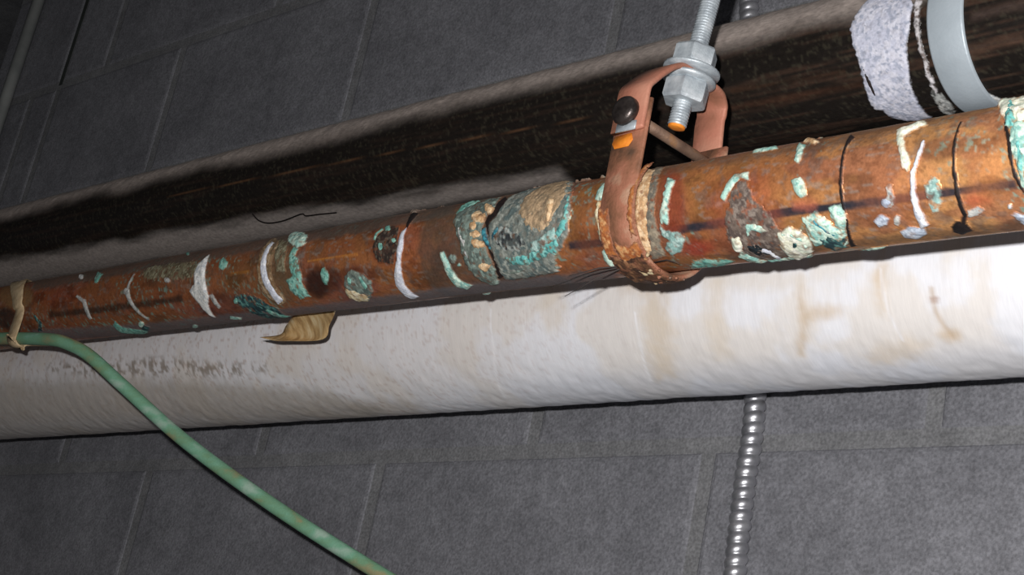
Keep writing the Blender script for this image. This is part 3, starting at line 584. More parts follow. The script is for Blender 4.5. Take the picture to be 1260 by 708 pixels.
DARK_STAINS_SHEEN = [
    ([(-7992,-392),(-5057,-474),(-2545,-536),(-828,-608),(580,-641),(1217,-656),(1183,-804),(-188,-826),(-3294,-842),(-8625,-836)],(165,155,148),9,0.7),  # grey lower flank: the white pipe's reflection painted in, with some dust
    ([(-4073,-105),(-1273,-161),(984,-237),(2732,-291),(2732,-283),(983,-228),(-1276,-151),(-4079,-93)],(120,80,45),0.5,0.35),  # flash highlight painted as a thin line along the glossy pipe
    ([(2987,-430),(3484,-446),(4149,-454),(4153,-431),(3492,-404),(2993,-399)],(70,45,32),3,0.7),
    ([(3103,-302),(4058,-344),(4060,-316),(3104,-284)],(62,42,30),2,0.7),
    ([(4969,-385),(5363,-390),(5365,-349),(4972,-343)],(80,58,45),4,0.7),
    ([(5039,-180),(5404,-179),(5395,-126),(5030,-125)],(70,55,48),4,0.7),
]
DARK_SMEARS = [
    ('white_smear',[(4124,-44),(4165,91),(4241,234),(4524,203),(4605,28),(4592,-112),(4552,-269),(4529,-405),(4500,-569),(4479,-729),(4466,-894),(4359,-916),(4268,-855),(4210,-759),(4201,-685),(4154,-654),(4151,-560),(4170,-459),(4178,-364),(4175,-273),(4151,-167)],1.4,'lavs',1.2),
    ('white_smear',[(4614,105),(4618,-60),(4629,-206),(4650,-359),(4637,-525),(4631,-652),(4657,-646),(4673,-520),(4680,-357),(4664,-207),(4661,-71),(4668,81)],1.2,'whites',1.4),
    ('white_smear',[(4616,-607),(4599,-705),(4574,-857),(4570,-980),(4662,-868),(4684,-767),(4678,-660),(4647,-592)],1.0,'grayw',2),
    ('white_smear',[(4939,-691),(4958,-766),(4984,-870),(5031,-808),(4989,-730),(4957,-674)],1.0,'white',1),
    ('dark_smear',[(4199,-336),(4200,-435),(4211,-550),(4231,-546),(4238,-428),(4212,-334)],2.2,'black',0.5),
]


# ------------------------------------------------------------------ the pipes' frames
class Pipe:
    def __init__(s, A, d, r):
        s.A = np.array(A, float); s.d = np.array(d, float) / np.linalg.norm(d); s.r = r
        z = np.array([0, 0, 1.0]); s.up = z - (z @ s.d) * s.d; s.up /= np.linalg.norm(s.up)
        s.ef = np.cross(s.d, s.up)
        if s.ef[1] > 0:
            s.ef = -s.ef
    def at(s, u, th, r):
        u, th, r = np.asarray(u, float), np.asarray(th, float), np.asarray(r, float)
        return s.A + u[..., None] * s.d + r[..., None] * (np.cos(th)[..., None] * s.ef + np.sin(th)[..., None] * s.up)

COPPER = Pipe((-1, 0.7371, 0.4123), (1, -0.0572, -0.0397), 0.0333)
DARKP = Pipe((-1, 0.86, 0.5795), (1, 0, 0), 0.05)
WHITEP = Pipe((-1, 0.90, 0.4179), (1, 0, 0), 0.066)

def patch(P, name, poly, h_mm, pal, edge_mm, parent, mat, seed, under, metal, step=0.00065):
    """a crust lying on pipe P: ragged feathered outline, domed, lumpy; under(U, TH) gives the pipe's own colour"""
    pl = np.array(poly, float) * 1e-4
    e = edge_mm * 1e-3
    h = h_mm * 1e-3 * 0.72
    lo, hi = pl.min(0) - 1.6 * e - 3 * step, pl.max(0) + 1.6 * e + 3 * step
    nu = max(5, int((hi[0] - lo[0]) / step)); nv = max(5, int((hi[1] - lo[1]) / step))
    U, V = np.meshgrid(np.linspace(lo[0], hi[0], nu), np.linspace(lo[1], hi[1], nv), indexing='ij')
    sd = sdf_poly(U, V, pl) + e * 2.4 * (fbm(U * 380, V * 380, seed=seed, oct=4) - 0.46) + 0.25 * e
    rim = min(0.0045, max(0.0014, sd.max() * 0.85))
    lump = 0.72 + 0.55 * fbm(U * 260, V * 260, seed=seed + 11, oct=4)
    fine = fbm(U * 700, V * 700, seed=seed + 61, oct=3)
    hh = np.where(sd > 0, h * smooth(-0.15 * rim, rim, sd) ** 0.75 * lump + 0.0004 * (fine - 0.5) * smooth(0, 0.001, sd), 0.0) + 0.00012
    hh = np.where(sd > -0.5 * step, hh, -0.0006)
    pos = P.at(U, V / P.r, P.r + hh)
    n1 = fbm(U * 240, V * 240, seed=seed + 23, oct=4)
    n2 = fbm(U * 420, V * 420, seed=seed + 37, oct=4)
    c = [lin(q) for q in PAL[pal]]
    wa = smooth(0.40, 0.62, n1)[..., None]; wb = smooth(0.52, 0.68, n2)[..., None]
    col = c[0] * (1 - wa) + c[1] * wa
    col = col * (1 - wb) + c[2] * wb
    feather = 0.0005 + 0.75 * e
    al = smooth(0, feather, sd) * (1 - 0.75 * smooth(0.58, 0.72, fbm(U * 300, V * 300, seed=seed + 71, oct=4)) * (0.0 if pal in ('black', 'blackt', 'lav', 'white') else 0.25 if pal in ('lavs', 'grayd', 'tand') else min(1.0, edge_mm / 1.6)))
    ucol, urough = under(U, V / P.r)
    a3 = al[..., None]
    col = ucol * (1 - a3) + col * a3
    rgh = urough * (1 - al) + 0.72 * al
    f = grid_faces(nu, nv)
    kf = (sd.ravel()[f] > -0.9 * step).any(1) & (sd.ravel()[f] > -2.2 * step).all(1)
    f = f[kf]
    if not len(f):
        return None
    used = np.unique(f)
    remap = -np.ones(nu * nv, int); remap[used] = np.arange(len(used))
    return mesh_obj(name, pos.reshape(-1, 3)[used], remap[f][:, ::-1], mat, parent, cols=col.reshape(-1, 3)[used], rough=rgh.ravel()[used], metal=(metal * (1 - al)).ravel()[used])

def apply_marks(col, U, V, marks, seed, fu=160):
    for k, (poly, c, soft, op) in enumerate(marks):
        pl = np.array(poly, float) * 1e-4
        s = abs(soft) * 1e-3
        pad = s + 0.004
        lo, hi = pl.min(0) - pad, pl.max(0) + pad
        mask = (U > lo[0]) & (U < hi[0]) & (V > lo[1]) & (V < hi[1])
        if not mask.any():
            continue
        u, v = U[mask], V[mask]
        sd = sdf_poly(u, v, pl) + s * 1.4 * (fbm(u * fu, v * 160, seed=seed + k, oct=4) - 0.5)
        a = (smooth(-s, s, sd) * op * (0.8 + 0.35 * fbm(u * 320, v * 320, seed=seed + 50 + k, oct=3)))[:, None]
        if soft < 0:
            a = a * smooth(0.47, 0.6, fbm(u * 240, v * 240, seed=seed + 90 + k, oct=4))[:, None]
        a = np.clip(a, 0, 1)
        col[mask] = col[mask] * (1 - a) + lin(c) * a
    return col

def pipe_grid(P, s0, s1, ds, da):
    nu = int((s1 - s0) / ds); nv = int(2 * math.pi * P.r / da)
    s = np.linspace(s0, s1, nu)
    th = np.linspace(-math.pi, math.pi, nv, endpoint=False) + math.pi * 0.99   # seam at the back
    th = (th + math.pi) % (2 * math.pi) - math.pi
    U, TH = np.meshgrid(s, th, indexing='ij')
    return U, TH, grid_faces(nu, nv, True)

# ------------------------------------------------------------------ the setting: block wall, ceiling, floor
WALL_Y = 1.0013
Z_J = 0.3446            # a bed joint
X_J = -1.6053           # a head joint in the course below it
def structure(o):
    o['kind'] = 'structure'
    return o

X_END, X_CTRL = -2.352, -2.128
back = structure(mesh_obj('wall_back', *box((X_END, WALL_Y + 0.0016, -1.6), (2.6, WALL_Y + 0.2, 1.25)), M_MORTAR, flat=True))
# bevelled block face, shared between all whole blocks
def block_verts(x0, x1, z0, z1):
    b = 0.0055
    y0, y1, y2 = WALL_Y, WALL_Y + 0.0022, WALL_Y + 0.05
    rings = [(b, y0), (b * 0.4, y0 + 0.0008), (0, y1), (0, y2)]
    v = []
    for (e, y) in rings:
        v += [(x0 + e, y, z0 + e), (x1 - e, y, z0 + e), (x1 - e, y, z1 - e), (x0 + e, y, z1 - e)]
    f = [(0, 1, 2, 3)]
    for k in range(3):
        for q in range(4):
            f.append((k * 4 + q, (k + 1) * 4 + q, (k + 1) * 4 + (q + 1) % 4, k * 4 + (q + 1) % 4))
    return np.array(v), f
shared = None
J = 0.006               # half a joint
for k in range(-5, 5):
    zz0, zz1 = Z_J + 0.2 * k + J, Z_J + 0.2 * (k + 1) - J
    off = 0.0 if k % 2 else 0.2
    n0 = int(math.floor((X_END - X_J - off) / 0.4)) - 1
    for n in range(n0, 9):
        a, b_ = X_J + off + 0.4 * n + J, X_J + off + 0.4 * (n + 1) - J
        spans = []
        if b_ < X_CTRL - J or a > X_CTRL + J:
            spans = [(max(a, X_END), b_)]
        else:
            spans = [(max(a, X_END), X_CTRL - J), (X_CTRL + J, b_)]
        for (p0, p1) in spans:
            if p1 - p0 < 0.03:
                continue
            whole = abs((p1 - p0) - (0.4 - 2 * J)) < 1e-6
            if whole and shared is not None:
                o = shared.copy()
                lo = np.array([(p0 + p1) / 2, 0, zz0]) + EYE
                org = ORIGIN[shared.name].copy(); org[0] = lo[0]; org[2] = lo[2]
                link(o, org, back)
            else:
                v, f = block_verts(p0, p1, zz0, zz1)
                o = mesh_obj('concrete_block', v, f, M_BLOCK, back, flat=True)
                if whole:
                    shared = o
# sealant bead in the control joint above the pipes
mesh_obj('joint_sealant', *box((X_CTRL - J * 0.8, WALL_Y + 0.0012, Z_J + 0.6), (X_CTRL + J * 0.8, WALL_Y + 0.006, 1.24)), M_DARKJOINT, back, flat=True)
structure(mesh_obj('wall_return', *box((X_END - 0.02, WALL_Y + 0.2, -1.6), (X_END + 0.2, 3.2, 1.25)), M_CEIL, flat=True))
structure(mesh_obj('wall_far', *box((-5.0, 3.2, -1.6), (X_END + 0.2, 3.4, 1.25)), M_CEIL, flat=True))
structure(mesh_obj('ceiling', *box((-5.0, -2.6, 1.25), (2.6, 3.4, 1.4)), M_CEIL, flat=True))
structure(mesh_obj('floor', *box((-5.0, -2.6, -1.7), (2.6, 3.4, -1.6)), M_CEIL, flat=True))

# ------------------------------------------------------------------ white insulated pipe
P = WHITEP
jack = thing('insulated_pipe', (-0.6, 0.9, 0.35), 'thick white canvas-wrapped insulated pipe below the corroded copper pipe', 'pipe')
U, TH, F = pipe_grid(P, -0.95, 1.05, 0.0018, 0.0022)
V = TH * P.r
hgt = 0.0011 * (fbm(U * 26, V * 26, seed=3) - 0.5) + 0.00025 * (fbm(U * 190, V * 14, seed=5, oct=3) - 0.5) + 0.0009 * (fbm(U * 120, V * 120, seed=8, oct=3) - 0.5) * smooth(-0.03, -0.07, V)
# wrap edges: shallow circumferential laps
col = np.empty(U.shape + (3,)); col[:] = lin((228, 228, 231))
tone = fbm(U * 18, V * 16, seed=21, oct=6)
wt = (smooth(0.50, 0.60, tone) * 0.38)[..., None]
col = col * (1 - wt) + lin((214, 200, 178)) * wt
rg = (smooth(0.55, 0.8, fbm(U * 260, V * 10, seed=31, oct=3)) * 0.15)[..., None]
col = col * (1 - rg) + lin((205, 198, 194)) * rg
sp = (smooth(0.66, 0.74, fbm(U * 330, V * 330, seed=44, oct=2)) * 0.45 * smooth(0.35, -0.2, U))[..., None]
col = col * (1 - sp) + lin((165, 130, 112)) * sp
dirt = (smooth(0.25, -0.55, U) * 0.35)[..., None]
col = col * (1 - dirt) + lin((190, 178, 168)) * dirt
blu = (smooth(-0.06, -0.085, V) * smooth(-0.1, 0.2, U) * 0.5)[..., None]
col = col * (1 - blu) + lin((205, 208, 216)) * blu
col = apply_marks(col, U, V, JACKET_STAINS, 100)
mesh_obj('jacket', P.at(U, TH, P.r + hgt).reshape(-1, 3), F[:, ::-1], M_JACKET, jack, cols=col.reshape(-1, 3))
for (a, b_) in ((-4.0, -1.95), (0.05, 2.5)):
    v, f = sweep([(a, 0.9, 0.4179), ((a + b_) / 2, 0.9, 0.4179), (b_, 0.9, 0.4179)], P.r, 96)
    mesh_obj('jacket_run', v, f, M_JACKET, jack, cols=np.tile(lin((215, 208, 202)), (len(v), 1)))

# ------------------------------------------------------------------ dark enamelled pipe
P = DARKP
dark = thing('dark_iron_pipe', (-0.6, 0.86, 0.53), 'dusty black iron pipe behind and above the copper pipe', 'pipe')
U, TH, F = pipe_grid(P, -0.95, 0.95, 0.0016, 0.0018)
def dark_dust(U, TH):
    V = TH * DARKP.r
    edge = np.radians(12) + np.radians(18) * (fbm(U * 16, V * 30, seed=12) - 0.5) - np.radians(8) * smooth(0.1, 0.5, U)
    dust = smooth(-0.16, 0.36, TH - edge) * smooth(np.pi, 2.6, TH)
    return np.clip(dust * (0.95 + 0.4 * (fbm(U * 260, V * 260, seed=16, oct=3) - 0.5)), 0, 1)
def dark_colour(U, TH):
    V = TH * DARKP.r
    col = np.empty(U.shape + (3,)); col[:] = lin((28, 24, 21))
    st = fbm(U * 14, V * 420, seed=4, oct=4)
    wt = (smooth(0.5, 0.72, st) * (0.2 + 0.6 * smooth(0.2, 0.5, U)))[..., None]
    col = col * (1 - wt) + lin((66, 48, 38)) * wt
    gr = (smooth(0.6, 0.74, fbm(U * 420, V * 420, seed=9, oct=3)) * 0.4)[..., None]
    col = col * (1 - gr) + lin((66, 62, 50)) * gr
    rough = np.full(U.shape, 0.36) + 0.15 * (st - 0.5)
    col0 = col.copy()
    col = apply_marks(col, U, V, DARK_STAINS_SHEEN, 300, 25)
    rough = np.clip(rough + 0.35 * smooth(0.01, 0.1, np.abs(col - col0).sum(-1)), 0, 1)
    dust = dark_dust(U, TH)[..., None]
    dcol = lin((168, 155, 146)) * (0.88 + 0.24 * fbm(U * 380, V * 380, seed=14, oct=3)[..., None])
    col = col * (1 - dust) + dcol * dust
    return col, np.clip(rough + 0.6 * dust[..., 0], 0, 0.95)
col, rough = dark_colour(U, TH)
hgt = 0.0016 * dark_dust(U, TH) * fbm(U * 70, TH * P.r * 70, seed=17)
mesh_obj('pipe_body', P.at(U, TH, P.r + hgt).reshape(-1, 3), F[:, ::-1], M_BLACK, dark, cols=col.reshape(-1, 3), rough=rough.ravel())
for (a, b_) in ((-4.0, -1.95), (-0.05, 2.5)):
    v, f = sweep([(a, 0.86, 0.5795), ((a + b_) / 2, 0.86, 0.5795), (b_, 0.86, 0.5795)], P.r, 96)
    top = smooth(0.5795 + 0.01, 0.5795 + 0.03, v[:, 2])[:, None]
    mesh_obj('pipe_run', v, f, M_BLACK, dark, cols=lin((27, 23, 20)) * (1 - top) + lin((165, 152, 142)) * top, rough=0.42 + 0.5 * top[:, 0])
# grey band clamped round it
th = np.linspace(0, 2 * math.pi, 121)[:-1]
prof = [(-0.0132, 0.0004), (-0.0128, 0.0019), (-0.0115, 0.0023), (0.0115, 0.0023), (0.0128, 0.0019), (0.0132, 0.0004)]
S_, T_ = np.meshgrid(np.array([q[0] for q in prof]), th, indexing='ij')
Hh = np.repeat(np.array([q[1] for q in prof])[:, None], len(th), 1)
mesh_obj('pipe_band', P.at(0.4852 + S_, T_, P.r + Hh).reshape(-1, 3), grid_faces(len(prof), len(th), True)[:, ::-1], M_BAND, dark)['label'] = 'smooth grey metal band'
for k, (n, poly, h, pal, e) in enumerate(DARK_SMEARS):
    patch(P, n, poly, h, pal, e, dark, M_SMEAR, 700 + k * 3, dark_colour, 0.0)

# ------------------------------------------------------------------ corroded copper pipe
P = COPPER
cop = thing('copper_pipe', (-0.65, 0.717, 0.36), 'corroded copper pipe crusted with green verdigris and white drips', 'pipe')
U, TH, F = pipe_grid(P, -0.80, 0.90, 0.0012, 0.0013)
def copper_colour(U, TH):
    V = TH * COPPER.r
    def mix(col, c, a):
        a = np.clip(a, 0, 1)[..., None]
        return col * (1 - a) + lin(c) * a
    t1 = fbm(U * 16, V * 40, seed=1)
    t2 = fbm(U * 45, V * 60, seed=2)
    col = np.empty(U.shape + (3,)); col[:] = lin((190, 124, 74))
    col = mix(col, (162, 98, 62), smooth(0.42, 0.66, t1) * 0.7)
    col = mix(col, (134, 98, 54), smooth(0.5, 0.7, t2) * 0.55)
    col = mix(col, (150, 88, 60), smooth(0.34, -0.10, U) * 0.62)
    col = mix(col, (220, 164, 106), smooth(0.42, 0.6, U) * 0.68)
    col = mix(col, (168, 104, 84), smooth(0.52, 0.66, fbm(U * 28, V * 55, seed=33)) * 0.55)
    col = mix(col, (96, 60, 40), smooth(0.56, 0.70, fbm(U * 34, V * 80, seed=35)) * 0.55)
    col = mix(col, (120, 112, 104), smooth(0.62, 0.74, fbm(U * 170, V * 170, seed=6, oct=3)) * 0.45)
    col = mix(col, (100, 58, 40), smooth(0.60, 0.72, fbm(U * 240, V * 300, seed=39, oct=3)) * 0.35)
    zone = smooth(0.45, 0.6, fbm(U * 22, V * 30, seed=55))
    col = mix(col, (140, 178, 162), smooth(0.64, 0.72, fbm(U * 330, V * 330, seed=57, oct=3)) * zone * 0.75)
    col = mix(col, (160, 158, 150), smooth(0.64, 0.74, fbm(U * 150, V * 420, seed=59, oct=3)) * (1 - zone) * 0.4)
    rough = 0.40 + 0.2 * (t2 - 0.5)
    col0 = col.copy()
    col = apply_marks(col, U, V, COPPER_STAINS_SHEEN, 500)
    rough = np.clip(rough + 0.3 * smooth(0.02, 0.15, np.abs(col - col0).sum(-1)), 0, 0.9)
    dust = smooth(0.72, 1.3, TH + 0.35 * (fbm(U * 60, V * 60, seed=19) - 0.5)) * smooth(np.pi, 2.7, TH) * 0.85
    col = mix(col, (158, 140, 126), dust)
    return col, np.clip(rough + 0.4 * dust, 0, 0.95)
V = TH * P.r
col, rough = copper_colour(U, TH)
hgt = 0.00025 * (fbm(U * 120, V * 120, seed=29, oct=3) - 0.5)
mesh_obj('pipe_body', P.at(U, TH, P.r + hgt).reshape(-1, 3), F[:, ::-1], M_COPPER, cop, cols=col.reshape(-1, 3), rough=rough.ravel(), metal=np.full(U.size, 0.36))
e0, e1 = P.A + P.d * -0.80, P.A + P.d * 0.90
k0 = P.A + P.d * -1.0
for pth in ([(-4.0, k0[1], k0[2]), (-2.3, k0[1], k0[2]), tuple(k0), tuple(e0 + P.d * 0.002)], [tuple(e1 - P.d * 0.002), tuple(e1 + P.d * 0.6), tuple(e1 + P.d * 1.7)]):
    v, f = sweep(pth, P.r, 64)
    mesh_obj('pipe_run', v, f, M_COPPER, cop, cols=np.tile(lin((170, 100, 56)), (len(v), 1)), rough=np.full(len(v), 0.5), metal=np.full(len(v), 0.36))
for k, (n, poly, h, pal, e) in enumerate(COPPER_DEPOSITS):
    patch(P, n, poly, h, pal, e, cop, M_DEPOSIT, 1000 + k * 5, copper_colour, 0.36)

# ------------------------------------------------------------------ clevis hanger
hc = P.A + P.d * 0.3545                                  # pipe centre under the hanger
hang = thing('clevis_hanger', hc - (0, 0, 0.04), 'copper-coloured clevis hanger strap holding up the corroded copper pipe', 'pipe hanger')
d_, f_, z_ = P.d, P.ef, np.array([0, 0, 1.0])
RS = P.r + 0.0042
def hp(f, z, along=0.0):
    return hc + f_ * f + z_ * z + d_ * along
zb = 0.057
path = [hp(RS, zb + 0.010)] + [hp(RS, q) for q in np.linspace(zb, 0.008, 6)]
path += [hp(RS * math.cos(a), RS * math.sin(a)) for a in np.linspace(0, -math.pi, 33)]
path += [hp(-RS, q) for q in np.linspace(0.008, zb, 6)] + [hp(-RS, zb + 0.010)]
mesh_obj('lower_strap', *strap(path, d_, 0.029, 0.0032), M_STRAP_OLD, hang)
RY = RS + 0.0034
yk = [hp(RY, zb - 0.012), hp(RY, zb - 0.004), hp(RY, zb + 0.006), hp(RY, zb + 0.0155), hp(RY - 0.0012, zb + 0.0198), hp(RY - 0.0042, zb + 0.0240), hp(0.0300, zb + 0.0325), hp(0.0225, zb + 0.0405), hp(0.0160, zb + 0.0452), hp(0.011, zb + 0.0467), hp(0.004, zb + 0.047),
      hp(-0.010, zb + 0.047), hp(-0.022, zb + 0.0468), hp(-0.029, zb + 0.0455, -0.002), hp(-RY + 0.006, zb + 0.042, -0.004), hp(-RY + 0.0036, zb + 0.037, -0.005), hp(-RY + 0.003, zb + 0.030, -0.006), hp(-RY + 0.001, zb + 0.010, -0.006), hp(-RY, zb - 0.012, -0.006)]
yk = spline(yk, 80)
mesh_obj('yoke', *strap(yk, d_, np.linspace(0.028, 0.025, 80), 0.0040), M_STRAP, hang)['label'] = 'salmon copper-coated yoke'
# through bolt with spacer tube, head and nut
b0, b1 = hp(RY + 0.002, zb), hp(-RY - 0.014, zb)
mesh_obj('cross_bolt', *sweep([b0, (b0 + b1) / 2, b1], 0.0036, 14), M_RUSTY, hang)
hd = lathe(hp(RY + 0.0018, zb), f_, [(0.0092, 0), (0.0098, 0.0012), (0.0098, 0.0045), (0.0085, 0.0066), (0.005, 0.0078), (0.001, 0.0082)], 20)
mesh_obj('bolt_head', *hd, M_BOLT, hang)['label'] = 'dark rounded bolt head'
mesh_obj('hex_nut', *lathe(hp(-RY - 0.0018, zb), -f_, [(0.0088, 0), (0.0096, 0.001), (0.0096, 0.007), (0.0085, 0.008)], 6), M_BOLT, hang, flat=True)
sq = [hp(RY + 0.0026, zb - 0.0135 + q, 0.001) for q in (0, 0.003, 0.006)]
mesh_obj('steel_shim', *strap(sq, d_, 0.017, 0.0015), M_GALV, hang)['label'] = 'bright silver shim under the bolt head'
pm = [hp(RS + 0.0020, zb - 0.0225 + q, -0.004) for q in (0, 0.004, 0.009)]
mesh_obj('paint_mark', *strap(pm, d_, [0.012, 0.018, 0.014], 0.0006), M_ORANGE, hang)['label'] = 'orange paint mark'
SR = Pipe(COPPER.A, COPPER.d, RS + 0.0016)
flat_strap = lambda U, TH: (np.tile(lin((140, 92, 68)), U.shape + (1,)), np.full(U.shape, 0.65))
for k, (s0, s1, a0, a1, h, pal) in enumerate(((0.341, 0.369, -100, -56, 1.2, 'rustd'), (0.350, 0.3695, -66, -44, 0.8, 'rusto'), (0.352, 0.3695, -120, -92, 1.8, 'rustd'), (0.3405, 0.348, -58, -10, 0.5, 'rusto'), (0.3655, 0.3692, -40, 40, 0.6, 'rusto'), (0.356, 0.367, -88, -74, 1.8, 'creamy'))):
    q = [(s0, a0), ((s0 + s1) / 2, a0 + 4), (s1, a0 + 2), (s1, (a0 + a1) / 2), (s1, a1), ((s0 + s1) / 2, a1 - 5), (s0, a1)]
    patch(SR, 'rust_crust', [(u * 1e4, math.radians(a) * SR.r * 1e4) for u, a in q], h, pal, 1.3, hang, M_DEPOSIT, 4000 + k * 7, flat_strap, 0.1)
# rusty crumbs and crust along the bottom of the strap
rng = np.random.RandomState(5)
for k in range(12):
    a = math.radians(rng.uniform(-112, -58)); al = rng.uniform(-0.004, 0.021); rr = rng.uniform(0.0008, 0.0020)
    c = hp((RS + 0.0016) * math.cos(a), (RS + 0.0016) * math.sin(a), al)
    v, f = lathe(c - z_ * rr, (rng.uniform(-.4, .4), rng.uniform(-.4, .4), 1), [(rr * .3, 0), (rr, rr * .6), (rr * .9, rr * 1.3), (rr * .35, rr * 1.9)], 7)
    v = v + rng.uniform(-rr, rr, v.shape) * 0.25
    mesh_obj('rust_crumb', v, f, (M_STRAP_OLD, M_RUSTY, M_TAPE)[k % 3], hang)
# dry bristles sticking out below
for k, (dx, dy, dz) in enumerate(((-0.052, -0.012, -0.014), (-0.040, -0.010, -0.021), (-0.034, -0.016, -0.010), (0.026, -0.006, -0.006))):
    s0 = hp(RS * 0.30, -RS * 0.93, -0.008 if dx < 0 else 0.014)
    s1 = s0 + np.array([dx, dy, dz])
    mesh_obj('bristle', *sweep([s0, (s0 + s1) / 2 + (0, 0, 0.002), s1], [0.0005, 0.0004, 0.0002], 5), M_FIBRE, hang)

# ------------------------------------------------------------------ threaded rod with nuts
rod_t = thing('threaded_rod', hp(0, 0.066), 'grey galvanised threaded rod with two hex nuts above the clevis hanger', 'rod')
r0 = hp(0, 0.0665, 0.0015)
rax = np.array([0.108, 0.0, 1.0]); rax /= np.linalg.norm(rax)
prof, q = [(0.0001, 0.0), (0.0052, 0.0), (0.0056, 0.0006)], 0.0008
while q < 0.17:
    prof += [(0.0056, q), (0.0064, q + 0.0009), (0.0064, q + 0.0013)]
    q += 0.0020
mesh_obj('rod', *lathe(r0, rax, prof, 20), M_GALV, rod_t, flat=False)
mesh_obj('rod_upper', *sweep([r0 + rax * 0.169, r0 + rax * 0.4, r0 + rax * 0.7857], 0.0061, 16), M_GALV, rod_t)
mesh_obj('painted_end', *lathe(r0 - rax * 0.0008, rax, [(0.0035, 0), (0.0056, 0.0004), (0.0058, 0.0026), (0.0050, 0.003)], 20), M_ORANGE, rod_t)['label'] = 'orange painted rod end'
zt = zb + 0.047 - 0.0665                               # height of the yoke's top above the rod end
def hexnut(h0, h1, R_, name='hex_nut', sgn=1):
    mesh_obj(name, *lathe(r0, rax, [(R_ * .80, h0), (R_ * .92, h0), (R_, h0 + 0.0016), (R_, h1 - 0.0016), (R_ * .92, h1), (R_ * .80, h1)], 6), M_GALV, rod_t, flat=True)
mesh_obj('flange_washer', *lathe(r0, rax, [(0.0075, zt + .0022), (0.0190, zt + .0022), (0.0192, zt + .0042), (0.0150, zt + .0056), (0.0075, zt + .006)], 28), M_GALV, rod_t, flat=False)
hexnut(zt + 0.0056, zt + 0.0195, 0.0150)
mesh_obj('flange_washer', *lathe(r0, rax, [(0.0075, zt - .0058), (0.0150, zt - .0054), (0.0180, zt - .0040), (0.0178, zt - .0022), (0.0075, zt - .0022)], 28), M_GALV, rod_t, flat=False)
hexnut(zt - 0.0200, zt - 0.0052, 0.0155)

# ------------------------------------------------------------------ green patinated tube below
tp = spline([(-1.90, 0.7570, 0.4160), (-1.70, 0.7460, 0.4070), (-1.5142, 0.735, 0.3926), (-1.4147, 0.735, 0.384), (-1.3825, 0.74, 0.3783), (-1.3533, 0.748, 0.3676), (-1.3104, 0.765, 0.3418), (-1.2336, 0.80, 0.2947), (-1.1337, 0.84, 0.2458), (-1.0244, 0.88, 0.20), (-0.9495, 0.905, 0.171), (-0.6, 0.955, 0.03), (-0.3, 0.965, -0.10)], 130)
tube = thing('small_green_tube', tp[-1], 'thin green patinated tube bending down across the white pipe', 'tube')
mesh_obj('tube_body', *sweep(tp, 0.0062, 20), M_GREEN, tube)

# tan tape tying the tube to the copper pipe
def on_pipe(s, deg, lift=0.0017):
    return P.at(np.array(s), np.array(math.radians(deg)), np.array(P.r + lift))
tl = np.array([-1.4740, 0.735, 0.3891])
loop = [on_pipe(-0.60, 205), on_pipe(-0.590, 160), on_pipe(-0.575, 120), on_pipe(-0.558, 88), on_pipe(-0.5405, 58), on_pipe(-0.5150, 32), on_pipe(-0.4990, 12), on_pipe(-0.4890, -9), on_pipe(-0.4850, -24)]
loop += [tl + 0.0080 * (math.cos(a) * P.ef + math.sin(a) * P.up) for a in np.radians((15, -25, -70, -115, -150))]
loop += [on_pipe(-0.4790, -104), on_pipe(-0.4850, -130), on_pipe(-0.495, -155)]
lp = spline(loop, 90)
wd = 0.015 + 0.007 * fbm(np.linspace(0, 9, 90), np.zeros(90), seed=77)
tp_o = mesh_obj('tape_wrap', *strap(lp, P.d, wd, 0.0020), M_TAPE)
tag(tp_o, 'tan tape wrap tying the green tube to the copper pipe', 'tape')

# ------------------------------------------------------------------ bent brass strip under the copper pipe
L_ = spline([(-1.074, 0.758, 0.4010), (-1.0801, 0.77, 0.3957), (-1.1015, 0.78, 0.3881), (-1.1137, 0.785, 0.3835), (-1.128, 0.775, 0.3785)], 24)
R_ = spline([(-1.022, 0.758, 0.3990), (-1.0266, 0.77, 0.3923), (-1.0427, 0.78, 0.3846), (-1.0544, 0.785, 0.3744), (-1.0972, 0.775, 0.3726)], 24)
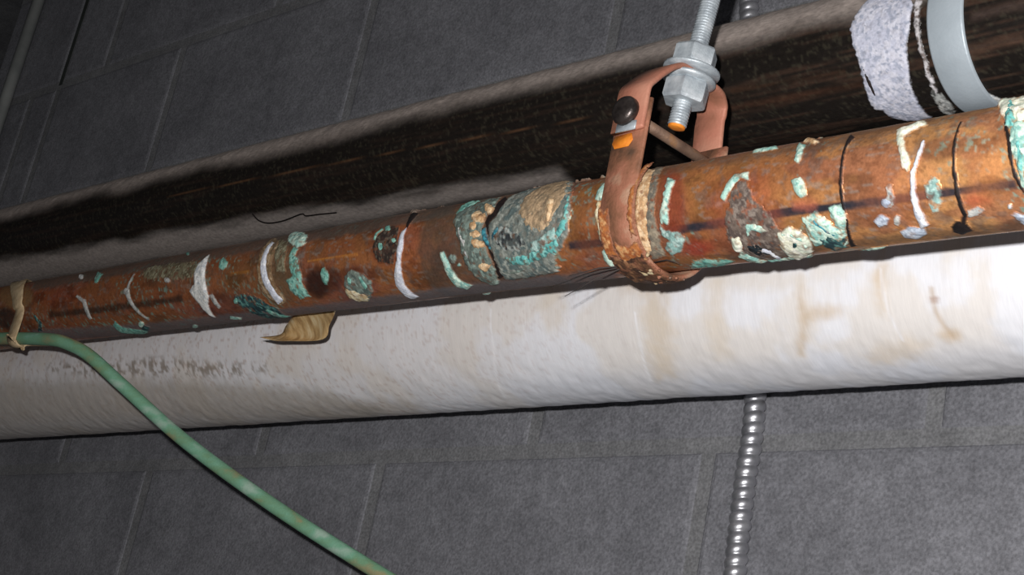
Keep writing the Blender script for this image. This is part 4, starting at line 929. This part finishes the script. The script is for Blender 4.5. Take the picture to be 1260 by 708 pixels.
# the strip narrows to a thin lip at its free end
uu = np.linspace(0, 1, 9)
g = L_[:, None] * (1 - uu)[None, :, None] + R_[:, None] * uu[None, :, None]
g[:, :, 1] += 0.003 * np.sin(uu * math.pi)[None, :]
nrm = np.array([0.05, -1.0, -0.15]); nrm /= np.linalg.norm(nrm)
v = np.concatenate([(g + nrm * 0.0006).reshape(-1, 3), (g - nrm * 0.0006).reshape(-1, 3)])
f0 = grid_faces(24, 9)
f = [tuple(q) for q in f0] + [tuple(q + 216)[::-1] for q in f0]
rim = [k for k in range(9)] + [k * 9 + 8 for k in range(1, 24)] + [23 * 9 + k for k in range(7, -1, -1)] + [k * 9 for k in range(22, 0, -1)]
for k in range(len(rim)):
    a, b_ = rim[k], rim[(k + 1) % len(rim)]
    f.append((b_, a, a + 216, b_ + 216))
tag(mesh_obj('bent_metal_strip', v, f, M_BRASS), 'bent tan metal strip poking out below the copper pipe', 'metal strip')

# ------------------------------------------------------------------ conduits on the wall
cp = spline([(-0.90, 0.9900, 1.25), (-0.86, 0.9900, 0.95), (-0.8315, 0.9900, 0.757), (-0.815, 0.9900, 0.70), (-0.785, 0.9900, 0.55), (-0.758, 0.9900, 0.3784), (-0.7555, 0.9900, 0.3054), (-0.7520, 0.9900, 0.2360), (-0.74, 0.9900, 0.1), (-0.73, 0.9900, -0.4)], 1500)
seg = np.r_[0, np.cumsum(np.linalg.norm(np.diff(cp, axis=0), axis=1))]
uni = np.linspace(0, seg[-1], 1650)
cp = np.stack([np.interp(uni, seg, cp[:, k]) for k in range(3)], 1)
ang = np.linspace(0, 2 * math.pi, 24, endpoint=False)
ph = uni[:, None] / 0.0088 - ang[None, :] / (2 * math.pi)
fr = ph - np.floor(ph)
rad = 0.0068 + 0.0022 * np.clip(np.sin(fr * math.pi), 0, 1) ** 0.6
cv, cf = sweep(cp, rad, 24)
flex = mesh_obj('flexible_conduit', cv, cf, M_ARMOUR)
tag(flex, 'shiny spiral metal flexible conduit running down the block wall', 'conduit')

emt = thing('steel_conduit', (-2.27, 0.985, -1.6), 'straight dull grey conduit standing against the wall at far left', 'conduit')
mesh_obj('conduit_body', *sweep([(-2.262, 0.988, -1.6), (-2.262, 0.988, 0.2), (-2.262, 0.988, 1.25)], 0.0095, 20), M_EMT, emt)

# ------------------------------------------------------------------ a loose thread on the dark pipe
th_p = [DARKP.at(np.array(u), np.array(a), np.array(DARKP.r + 0.002)) for u, a in ((-0.271, -0.907), (-0.2674, -1.071), (-0.2566, -1.169), (-0.2342, -1.181), (-0.2037, -1.115), (-0.1991, -1.173), (-0.1797, -1.199), (-0.1577, -1.236))]
thr = mesh_obj('loose_thread', *sweep(spline(th_p, 60), 0.0007, 6), noise_mat('black_thread', ((0.3, (16, 13, 13)), (0.7, (28, 24, 22))), rough=0.9, spec=0.1))
tag(thr, 'thin dark wavy thread clinging to the underside of the dusty black pipe', 'thread')
